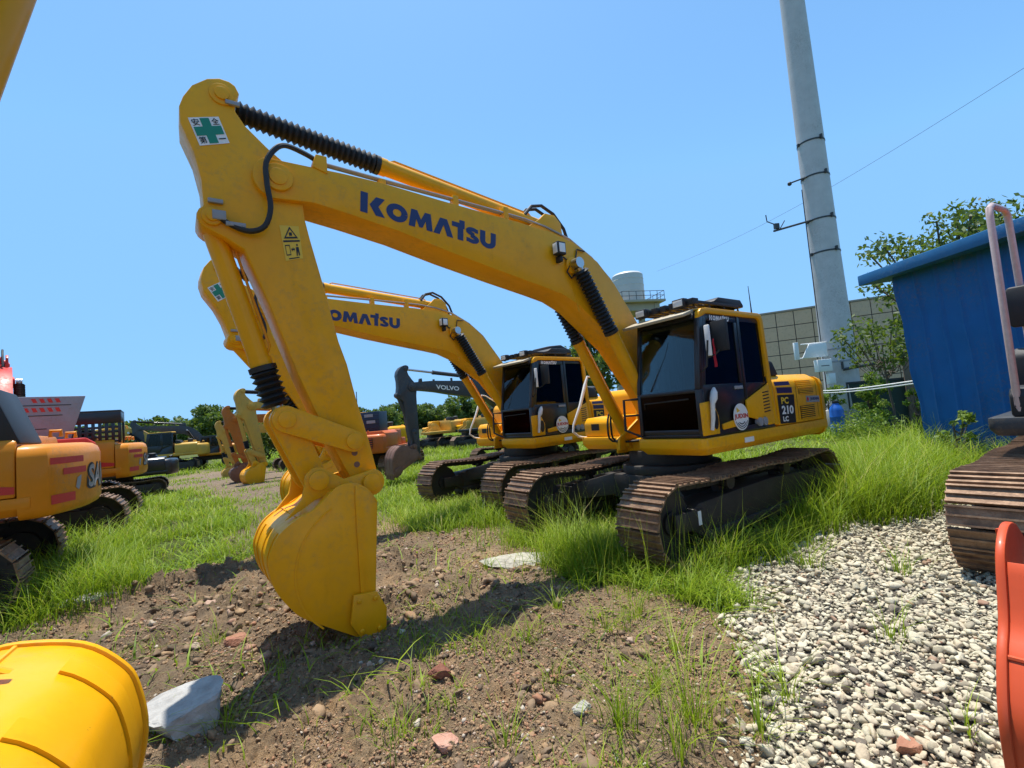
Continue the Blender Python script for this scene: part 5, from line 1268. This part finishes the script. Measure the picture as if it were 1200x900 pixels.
b = MB(); A, B = Vector((19.75, 60, 18.7)), Vector((30, 22, 18.6)); b.tube([A.lerp(B, t) - Vector((0, 0, 1.2 * math.sin(math.pi * t))) for t in np.linspace(0, 1, 24)], .013, 5)
tag(b.build('overhead_cable', M['silver']), 'thin overhead cable crossing the sky behind the white pole', 'cable')

# ------------------------------------------------------------------ blue shed
shed = empty('blue_shed', (9.05, 10.9, 0), R(6.5)); tag(shed, 'battered blue sheet metal shed leaning at the right', 'shed')
BM = paint('blue_sheet_metal', (.009, .12, .36), rough=.5, coat=.0, dirt=.6, dust=(.13, .12, .12), wear=.8)
def shed_wall(P0, P1, zt, n=46, m_=16, rib=True):
    """vertical ribs and dents in one sheet, leaning outwards at the top"""
    P0, P1 = Vector(P0), Vector(P1); L = (P1 - P0).length; d = (P1 - P0).normalized(); nrm = Vector((d.y, -d.x, 0))
    V = []
    for j in range(m_ + 1):
        z = zt * j / m_
        for i in range(n * 4 + 1):
            s = L * i / (n * 4); ph = (s / .42) % 1.0
            off = .035 if ph < .10 else (.0175 if ph < .14 or ph > .96 else 0)
            off += .11 * (vnoise(s, z, .9, 71) - .5) + .045 * (vnoise(s, z, 2.6, 72) - .5) + .05 * max(0, 1 - abs(s - 1.9 - .25 * z) / .25)
            edge = max(0, 1 - s / .5); off += edge * .34 * (vnoise(0, z, 1.3, 74) - .5)
            lean = -.10 * (1 - j / m_)
            V.append(P0 + d * (s + edge * .10 * (vnoise(3, z, 1.7, 73) - .5)) + nrm * (off + lean) + Vector((0, 0, z)))
    W = n * 4 + 1
    return V, [(j * W + i, j * W + i + 1, (j + 1) * W + i + 1, (j + 1) * W + i) for j in range(m_) for i in range(W - 1)]
b = MB(); V, Fq = shed_wall((.10, .0, -.05), (.22, -6.2, -.05), 4.36); b.add(V, Fq)
b.build('sheet_wall', BM, shed, smooth=50)
b = MB(); b.box(.36, 3.5, -6.1, -.06, 0, 4.3); b.build('back_walls', BM, shed)
b = MB(); b.loft([[Vector((x, y, z)) for x, z in ((-.42, 4.25), (-.42, 4.50), (3.9, 4.85), (3.9, 4.60))] for y in (-6.5, .55)]); b.build('roof', paint('blue_roof_trim', (.02, .13, .30), rough=.45, dirt=.3, dust=(.3, .35, .4)), shed, bevel=.02)

# ------------------------------------------------------------------ water tower
tw = empty('water_tower', (16.3, 60, 0), R(12)); tag(tw, 'white water tank on a beige concrete tower behind the boom', 'water tower')
CM = plain('beige_concrete', (.42, .36, .27), .85, var=.12, scale=2)
b = MB()
for x in (-2.0, 2.0):
    for y in (-2, 2): b.box(x - .32, x + .32, y - .32, y + .32, 0, 14.2)
b.box(-2.2, 2.2, -2.2, 2.2, 13.4, 14.3)
for z in (4, 8.5): b.box(-2, 2, -2.1, -1.8, z, z + .5)
b.build('tower_frame', CM, tw)
b = MB(); b.box(-2.9, 2.9, -2.9, 2.9, 14.32, 14.6); b.build('platform_slab', CM, tw, bevel=.03)
b = MB(); pr = [(14.6, 1.9), (14.7, 1.95), (18.3, 1.95), (18.55, 1.7), (18.7, .5)]; b.tube([(-.5, 0, z) for z, r in pr], [r for z, r in pr], 40)
for z in (15.3, 16.1, 16.9, 17.7): b.tube([(-.5, 0, z - .05), (-.5, 0, z), (-.5, 0, z + .05)], [1.95, 1.99, 1.95], 40)
b.build('tank', plain('tank_white_plastic', (.55, .55, .54), .5, var=.05, scale=1), tw, smooth=30)
b = MB()
for z in (15.1, 15.65):
    for (xa, ya), (xb, yb) in (((-2.8, -2.8), (2.8, -2.8)), ((2.8, -2.8), (2.8, 2.8)), ((-2.8, -2.8), (-2.8, 2.8))): b.tube([(xa, ya, z), (xb, yb, z)], .035, 5)
for k in range(7):
    q = -2.8 + k * .933; b.tube([(q, -2.8, 14.6), (q, -2.8, 15.65)], .035, 5); b.tube([(2.8, q, 14.6), (2.8, q, 15.65)], .035, 5)
b.build('railing', M['grey'], tw)
# ------------------------------------------------------------------ the excavators
G = 'excavators parked in the yard'
navyw = M['blueletter']
r1, c1, h1 = excavator('largest yellow excavator in the middle, blue KOMATSU lettering and a PC 210 panel', (2.381, 7.553), 215.7, M['yellow'], (0, 0, 0), 1, 2, ('KOMATSU', navyw), 'komatsu', None, 'yellow', track_yaw=-1.4, group=G, cab_word='KOMATSU')
pc_decals(r1, h1); komatsu_extras(r1, c1)
r2, c2, h2 = excavator('yellow excavator standing second in line behind the nearest one, its lettered boom half covered', (.303, 11.22), 220.55, M['yellow'], (-2.8, -11, 30), 1, 2, ('KOMATSU', navyw), 'komatsu', None, 'yellow', track_yaw=.9, group=G, cab_word='KOMATSU', eye=True)
pc_decals(r2, h2); komatsu_extras(r2, c2, True)
r3, c3, h3 = excavator('red orange excavator at the right edge, only its track, handrail and bucket edge in view', (6.58, 4.62), 216, M['redorange'], (0, 5.5, -30), 1, 1, None, 'round', None, 'black', group=G, boxm=M['matblack'], deckm=M['grey'], bw=.6)
k = MB(); P = [(.46, -1.13, 1.38), (.48, -1.14, 1.5), (.42, -1.14, 3.62), (.39, -1.14, 3.73), (.31, -1.13, 3.78), (-.06, -1.08, 3.78), (-.15, -1.07, 3.73), (-.18, -1.07, 3.62), (-.2, -1.06, 2.12)]
k.tube(P, .034, 12); k.build('side_handrail', plain('faded_rail_paint', (.56, .42, .37), .3, var=.3, scale=14, coat=.3), r3)
k = MB(); k.loft([[Vector((x, y, z)) for y, z in ((-1.22, 2.45), (-1.22, 2.78), (-1.16, 2.86), (-.94, 2.86), (-.88, 2.78), (-.88, 2.45), (-.94, 2.38), (-1.16, 2.38))] for x in (-.18, -.10)]); k.build('mirror', M['matblack'], r3, bevel=.02)
r4, c4, h4 = excavator('yellow excavator at the left edge, only its bucket back and arm corner in view', (-6.74, -1.525), 28, M['yellow'], (-1.6, 6.8, 14), 1, 1, None, 'round', None, 'black', group=G, bw=.6)
SW = (M['silver'], M['ink'])
excavator('amber excavator at the left with SANY on its counterweight and red stripes', (-8.4, 5.4), 216, M['amber'], sc=1, tail_word=('SANY', SW), cabstyle='black', cab_shell=M['black'], grd='boxed', group=G)
excavator('red excavator with a silver guard plate behind the amber one', (-10.85, 10.0), 137, M['red'], (-2, 0, 0), sc=1, lod=2, track_yaw=76, cabstyle='black', cab_shell=M['black'], grd='plate', group=G)
excavator('amber excavator with black slotted cab guard, third in the left row', (-12.8, 12.0), 216, M['amber'], sc=1, tail_word=('SANY', SW), cabstyle='black', cab_shell=M['black'], grd='mesh', group=G)
excavator('small yellow and black excavator behind the left row, tail towards us', (-15.0, 18.0), 214, M['black'], (0, 0, 0), .66, 1, cabstyle='black', cab_shell=M['black'], boxm=M['amber'], boom=False, group=G)
excavator('amber wheeled excavator seen from its side far behind the dirt track', (-22.0, 34.5), 212, M['amber'], (0, 0, 0), .74, 1, None, wheels=True, cabstyle='black', cab_shell=M['black'], boom_pm=M['grey'], group=G)
excavator('faded amber excavator far left with a low dusty boom', (-24, 33), 200, M['dullyellow'], (-16, 30, 20), .9, 0, None, cabstyle='black', group=G)
excavator('yellow excavator in the middle distance with a green cross sticker on its arm', (-7.6, 23.4), 226, M['yellow'], (-5, 9, 0), .86, 1, None, 'komatsu', cabstyle='yellow', group=G, arm_pm=M['dullyellow'], boom_pm=M['dullyellow'], bucket_pm=M['yellow'])
excavator('orange brown excavator with a dark rusty bucket, between two yellow arms', (-9.1, 23.2), 218, M['orange2'], (-3, 6, 0), .70, 1, None, cabstyle='black', group=G, bucket_pm=M['worn'])
excavator('faded yellow excavator with the leftmost arm of the three lined up', (-11.8, 26.4), 218, M['dullyellow'], (-6, 8, 0), .64, 1, None, cabstyle='black', group=G)
o2, co2, _ = excavator('orange excavator with a navy cab guard seen from behind', (-5.6, 19.6), 80, M['orange'], sc=.8, tail='round', cabstyle='black', cab_shell=M['navy'], grd='rear', boom=False, group=G)
k = MB(); k.tube([(-1.5, .33, 3.0), (-1.5, .33, 4.1)], .02, 6); k.build('antenna', M['matblack'], o2)
excavator('charcoal excavator with VOLVO on its boom and a brown rusty bucket', (.25, 18.0), 216, M['grey'], (-2.7, 15, 45), .78, 1, ('VOLVO', M['white']), cabstyle='black', group=G, bucket_pm=M['worn'], boots=False)
excavator('faded yellow excavator without cab far behind the charcoal arm', (-5.6, 33), 216, M['dullyellow'], sc=.9, lod=0, boom=False, cab=False, group=G, boxm=M['yellow'])
excavator('yellow excavator with a black tail box far behind, right of the cabless one', (-3.1, 32), 216, M['dullyellow'], sc=.9, lod=0, boom=False, cab=False, group=G, boxm=M['yellow'], deckm=M['matblack'])
